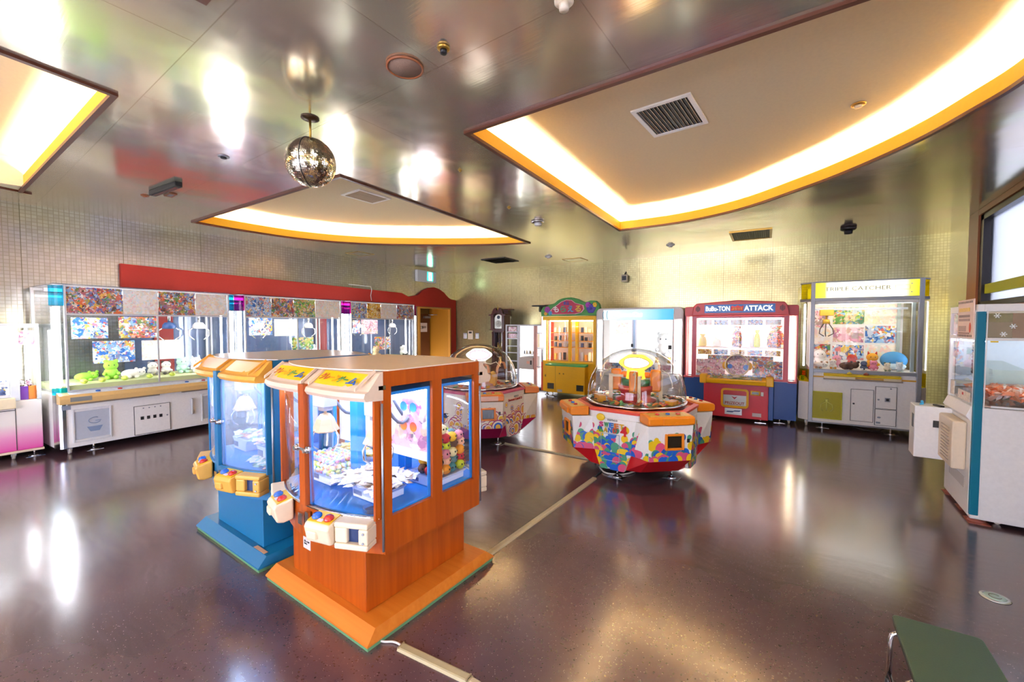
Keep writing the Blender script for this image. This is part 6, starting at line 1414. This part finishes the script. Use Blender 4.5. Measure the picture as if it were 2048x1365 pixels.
# local x runs towards the camera (0..0.80), local y into the machine (0..0.72), front faces the room
RWD, RDP = .76, .70
k = MB(); k.box(0,RWD,.0,RDP,.03,.88); k.build('lower_cabinet', WHITE, t, .008)
k = MB(); k.box(0,.035,0,.035,.88,1.60); k.box(RWD-.06,RWD-.035,0,.03,.88,1.60); k.box(RWD-.004,RWD,.085,RDP,.885,.90); k.box(0,RWD,0,.035,1.60,1.655); k.box(0,.035,.035,RDP,1.60,1.655); k.box(RWD-.035,RWD,.035,RDP,1.60,1.655); k.box(.035,RWD-.06,0,.03,1.385,1.41); k.box(RWD-.03,RWD,.05,RDP,1.385,1.405); k.box(0,.035,RDP-.035,RDP,.88,1.60); k.box(RWD-.035,RWD,RDP-.035,RDP,.88,1.60)
k.prism([(.0,.88),(-.03,.80),(.0,.76)],.02,RWD-.06,'x'); k.build('frame', WHITE, t, .004)
TEAL = mat('teal_glossy_strip','#05708c',.45,spec=.3)
k = MB(); k.prism([(RWD-.030,-.004),(RWD+.004,-.004),(RWD+.004,.045),(RWD-.030,.010)],.06,1.60); k.build('corner_strip', TEAL, t, .004)
k = MB(); k.box(RWD-.036,RWD-.031,-.006,.0,.05,1.61); k.box(RWD+.0,RWD+.005,.046,.052,.05,1.61); k.build('strip_edge', WHITE, t)
box('header_window', G, t, .035,RWD-.06,.010,.014,1.41,1.60); box('front_window', G, t, .035,RWD-.06,.010,.014,.885,1.385)
box('side_window', G, t, RWD-.010,RWD-.006,.05,RDP-.035,.90,1.385); box('side_header_window', glass('smoke_glass',(.80,.76,.72)), t, RWD-.010,RWD-.006,.05,RDP-.035,1.405,1.60)
box('inner_floor', mat('peach_inner_floor','#d9b8a4',.6), t, .04,RWD-.02,.04,RDP-.04,.885,.895)
box('mirror_panel', mat('pale_blue_back','#b9cfe0',.25), t, .02,.03,.04,RDP-.04,.96,1.38)
box('rear_panel', mat('pale_blue_back'), t, .04,RWD-.04,RDP-.03,RDP-.02,.90,1.385)
k = MB(); k.cyl((.08,.06,1.375),(RWD-.10,.06,1.375),.009,n=8); k.build('light_tube', TUBE, t)
k = MB(); k.cyl((.08,RDP-.08,1.375),(RWD-.10,RDP-.08,1.375),.009,n=8); k.build('light_tube', TUBE, t)
# coin box and vent box on the front
k = MB(); k.box(-.02,.20,-.24,-.001,.32,.78); cb_ = k.build('coin_box', WHITE, t, .006)
k = MB(); k.box(.10,.17,-.2425,-.2402,.58,.70) ; k.build('coin_mech', mat('dark_coin_mech','#5a5a60',.3,.5), cb_)
k = MB(); k.box(-.0245,-.0205,-.15,-.08,.58,.68); k.build('coin_mech', mat('dark_coin_mech'), cb_)
k = MB(); k.box(.20,.205,-.12,-.08,.60,.66); k.build('side_slot', DARK, cb_)
k = MB(); k.box(.201,.62,-.085,-.001,.36,.74); vb = k.build('vent_box', WARM, t, .012)
k = MB()
for i in range(11): k.box(.32,.56,-.094,-.086,.405+i*.026,.412+i*.026)
k.build('louvres', mat('louvre_shadow','#d0bfae',.5), vb, .002)
sg = MB(); sg.box(.30,RWD-.045,-.012,-.006,1.40,1.70); sn = sg.build('notice_board', mat('pink_notice','#f0d4c6',.5), t)
for i, (z_, hh, c_) in enumerate(((1.62,.03,'#e8c25a'),(1.57,.02,'#8d6a60'),(1.54,.02,'#a5827a'),(1.47,.045,'#b0938c'),(1.435,.012,'#8d6a60'))): box('notice_lines', mat('notice_ink_'+c_.strip('#'),c_,.5,var=.5,bscale=120), sn, .34,.62-(.09 if i==3 else 0),-.0145,-.0121,z_-hh/2,z_+hh/2)
k = MB()
for i in range(9):
    for zz_ in (1.415,1.68): k.cyl((.325+i*.043,-.0145,zz_),(.325+i*.043,-.0121,zz_),.010,n=6)
k.build('notice_border', mat('notice_border_print','#6a5a56',.5), sn)
k = MB(); k.ell((.64,-.014,1.48),(.022,.003,.04),12,8); k.build('notice_sweets', mat('orange_red_print','#d9502a',.5), sn)
box('poster', poster('pink',131,9), t, .04,.29,.016,.020,1.42,1.59)
box('poster', poster('blue',133,9), t, .06,.20,.016,.020,1.22,1.36); 
k = MB(); k.prism([(.1,1.20),(.62,1.16),(.64,1.06),(.30,.98),(.08,1.08)],.12,.30,'y'); k.build('inner_hopper', glass('hopper_plastic',(.85,.9,.86),2), t)
box('leaflet', mat('white_leaflet','#ece2d6',.5,var=.4,bscale=60), t, .07,.18,.005,.009,.90,1.02); box('leaflet', mat('white_leaflet'), t, .30,.62,.005,.009,.895,.97)
box('small_red_mark', REDP, t, .43,.455,.001,.0045,.935,.955)
for xx in (.62,.40): 
    k = MB(); 
    for i in range(9): k.ell((xx-.02,.07,1.36-i*.03),(.016,.012,.016),8,6)
    k.build('hanging_sweet_string', mat('string_%d' % int(xx*100), '#c9607a' if xx > .5 else '#4a4a52',.4,var=.4), t)
SNOW = mat('white_decal','#f7f7f5',.5)
def snow(px, py, r_):
    d = ray(px, py); yy = 5.34-RWD+.004; s = (yy-.0)/d.y; p_ = _C+d*s
    lx = RWD-.0055; ly = p_.x-1.02; k = MB()
    for i in range(3):
        a = R(60*i); dx, dz_ = math.cos(a)*r_, math.sin(a)*r_; k.cyl((RWD-.004,ly-dx,p_.z-dz_),(RWD-.004,ly+dx,p_.z+dz_),r_*.13,n=5)
        for sgn in (-1,1):
            k.ell((RWD-.004,ly+sgn*dx*.8,p_.z+sgn*dz_*.8),(.002,r_*.25,r_*.25),8,5)
    k.ell((RWD-.004,ly,p_.z),(.0025,r_*.35,r_*.35),10,5); k.build('snowflake_decal', SNOW, t)
snow(1995,632,.018); snow(2027,653,.018); snow(2007,669,.018)
box('header_carton', mat('putty_box','#c9b9a2',.6), t, .40,.66,.05,.20,1.407,1.52); box('yellow_label', YEL, t, RWD-.006,RWD-.004,.07,.11,1.372,1.382)
box('vent_slots', mat_grille('white_slot_print','#e9e5df','#bdb6ae',.02,0), t, .16,.60,-.003,-.0005,.215,.30)
for xx in (.05,RWD-.06): footpad(t, xx, .05, mat('rust_red_pad','#9c5a4c',.6), zt=.03)
footpad(t, .42, .06, mat('rust_red_pad'), zt=.03); caster(t, RWD-.08, .16, .02)
for i, (dx, c_) in enumerate(((.13,'#4fb0dc'),)):
    p_ = tloc(t,.12,-.18,.7805); plush('stuffed_toy','small sky-blue toy sitting on the coin box of the right-hand white machine', p_, -90, c_, .022, 'round')
o = box('remote_control', DARK, None, -.05,.05,-.015,.015,0,.014,.003); o.location = tloc(t,.15,-.08,.7802); o.rotation_euler = (0,0,R(-70)); tag(o,'slim black remote lying on the coin box of the right-hand white machine','remote control')
ORC = [packet_mesh('orange_sweet', 60+i, mat('orange_wrapper_%d' % i, c_,.3,coat=.5,var=.2), .026,.016,.010) for i, c_ in enumerate(('#f5894e','#f9b896','#fbdccb','#f0703a'))]
# bin that holds the orange sweets
cb = thing('sweet_bin','clear bin brim-full of orange sweets inside the right-hand white machine','bin',tloc(t,.40,.35,.8955),-90)
k = MB(); o_ = [(-.33,-.27),(.33,-.27),(.33,.27),(-.33,.27)]; k.loft([[(x,y,.0) for x,y in o_],[(x,y,.09) for x,y in o_],[(x*.985,y*.985,.09) for x,y in o_],[(x*.985,y*.985,.004) for x,y in o_]]); k.build('bin', CLEAR, cb)
rnd.seed(2)
for i in range(290):
    lay = i//145; x = .40+rnd.uniform(-.30,.31); y = .35+rnd.uniform(-.25,.24); bump_ = .035*max(0, 1-((x-.45)/.4)**2)*max(0,1-((y-.3)/.35)**2)
    put('orange_sweet', ORC[i%4], tloc(t,x,y,.925+lay*.028+bump_+rnd.uniform(0,.02)), (rnd.uniform(-.9,.9),rnd.uniform(-.9,.9),rnd.uniform(0,6)), 'orange twist-wrapped sweet in the full bin of the right-hand white machine', 'sweet', 'orange sweets in the bin of the right-hand white machine', 1.3)

# green-topped low bench bottom right
t = thing('step_bench','low bench with a green padded top and chrome tube legs, bottom right corner','bench',(0,0,0))
zt = .27; bp = [onz(1783,1228,zt), onz(1965,1278,zt), onz(2025,1365,zt), onz(1832,1368,zt)]
A_, B_, C_ = Vector((bp[0].x,bp[0].y)), Vector((bp[1].x,bp[1].y)), Vector((bp[3].x,bp[3].y))
ex_ = (B_-A_); ey_ = (C_-A_).normalized()*.42; P4 = [A_, A_+ex_, A_+ex_+ey_*1.0, A_+ey_]
def inset_round(P, r_):
    out = []; n_ = len(P)
    for i in range(n_):
        p, a, b = P[i], P[i-1], P[(i+1)%n_]; d1 = (a-p).normalized()*r_; d2 = (b-p).normalized()*r_
        for j in range(5): s = j/4; out.append(tuple((p+d1)*(1-s)**2+p*2*s*(1-s)+(p+d2)*s*s))
    return out
rp = inset_round(P4,.022)
k = MB(); k.prism(rp, zt-.014, zt); k.build('seat', mat('green_vinyl','#35503c',.35,bump=.1,bscale=200,var=.1), t, .003)
cx_ = sum(p[0] for p in rp)/len(rp); cy_ = sum(p[1] for p in rp)/len(rp)
k = MB(); k.prism([(cx_+(x-cx_)*.985,cy_+(y-cy_)*.985) for x, y in rp], zt-.03, zt-.0145); k.build('seat_board', DARK, t)
for i, (s0, s1) in enumerate(((A_+ey_*.16, A_+ex_+ey_*.16),(A_+ey_*.84, A_+ex_+ey_*.84))):
    o_ = ex_.normalized()*.012; p0, p1 = s0-o_, s1+o_
    k = MB(); q = lambda v, z: (v.x, v.y, z)
    k.tube([q(p0,.012),q(p0,zt-.075),q(p0+ex_.normalized()*.004,zt-.055),q(p0+ex_.normalized()*.022,zt-.038),q(p1-ex_.normalized()*.022,zt-.038),q(p1-ex_.normalized()*.004,zt-.055),q(p1,zt-.075),q(p1,.012)],.009,10); k.build('leg_frame', CHROME, t)
    for p in (p0,p1): k = MB(); k.cyl(q(p,.0005),q(p,.03),.013,n=12); k.build('rubber_foot', DARK, t)
k = MB(); k.tube([(*(A_+ey_*.16-ex_.normalized()*.012),.05),(*(A_+ey_*.84-ex_.normalized()*.012),.05)],.008,8); k.build('stretcher', CHROME, t)

# round floor socket plate
p = onz(1990,1196,0); t = thing('floor_socket','round silver outlet cover set flush in the floor at the right','floor outlet',(p.x,p.y,0),20)
MB().lathe([(0,.0006),(.062,.0006),(.06,.004),(.048,.005),(0,.005)],n=36).build('rim', mat('brushed_silver','#d5dcd8',.25,.7), t)
MB().lathe([(0,.0052),(.044,.0052),(.042,.0065),(0,.0065)],n=32).build('cover', mat('mint_silver_cover','#b9d6cf',.3,.3), t)
k = MB(); k.tube([(.024*math.cos(R(a)),.024*math.sin(R(a)),.007) for a in range(20,340,20)],.002,5); k.build('cover_mark', mat('grey_print'), t)

# cable covers and cables on the floor
CC = mat('cream_cable_cover','#b9a985',.5)
def cover(p0, p1, w_, label, m=CC, h_=.014):
    a = Vector((p0[0],p0[1])); b = Vector((p1[0],p1[1])); L_ = (b-a).length; rz_ = math.degrees(math.atan2(b.y-a.y,b.x-a.x))
    t = thing('cable_cover', label, 'cable cover', (a.x,a.y,0), rz_)
    k = MB(); pr = [(-w_/2,.0006),(w_/2,.0006),(w_/2*.8,h_*.8),(w_/2*.55,h_),(-w_/2*.55,h_),(-w_/2*.8,h_*.8)]; k.prism(pr,0,L_,'x'); k.build('cover', m, t)
    k = MB(); k.box(.0,.006,-w_*.42,w_*.42,h_*.55,h_+.0008); k.box(L_-.006,L_,-w_*.42,w_*.42,h_*.55,h_+.0008); k.build('end_edge', mat('tan_edge','#9c8a66',.5), t); return t
g = lambda x, y: onz(x,y,0)
cover(g(1189,958), g(968,1117), .05, 'long cream cable cover between the orange machine and the balloon-printed machine')
cover(g(801,1296), g(938,1362), .05, 'short cream cable cover leaving the front corner of the orange machine', mat('cream_cable_cover2','#b0a27a',.5))
p0_, p1_ = g(938,1362), g(990,1395); cover(p0_+(p1_-p0_)*.04, p1_+(p1_-p0_)*1.0, .035, 'narrow cable cover at the bottom edge continuing the short one')
cover(g(1178,920), g(1010,888), .03, 'thin cable cover between the two octagonal machines')
def cable(name, label, pts, m, r_=.005):
    k = MB(); P_ = spline([(a,b) for a,b,_ in pts],6); zs = [p[2] for p in pts]; n_ = len(P_)
    k.tube([(x,y,zs[min(int(i/6),len(zs)-1)]+.0) for i,(x,y) in enumerate(P_)], r_, 8); o = k.build(name, m); tag(o, label, 'cable'); return o
def gp(x, y, z=.007): p = onz(x,y,0); return (p.x,p.y,z)
cable('power_cable','white cable from the orange machine plinth to its short cable cover',[gp(752,1283),gp(768,1287),gp(785,1287),gp(797,1291),gp(804,1298)], mat('white_cable','#e6ded4',.4), .005)
cable('power_cable','dark looped cable beneath the balloon-printed machine',[gp(1178,920,.008),gp(1196,924,.008),gp(1205,940,.008),gp(1196,950,.008),gp(1188,957,.012)], mat('dark_cable'), .005)
cable('power_cable','pale bundle of cable curling under the left of the balloon-printed machine',[gp(1199,936,.012),gp(1210,948,.012),gp(1235,952,.012),gp(1255,950,.012),gp(1270,945,.012)], mat('pale_cable','#cfc6bb',.4), .009)
u_, z_ = LP(738,590); cb_ = thing('hanging_cable','thin white cable hanging over the red board above the middle machine','cable',(LW0[0],LW0[1],0),LWA)
k = MB(); k.tube([(u_-.6,-.068,2.385),(u_,-.068,2.38),(u_+.02,-.07,2.30),(u_-.01,-.07,2.18),(u_+.01,-.07,2.06)],.007,6); k.build('cable', mat('white_cable'), cb_)
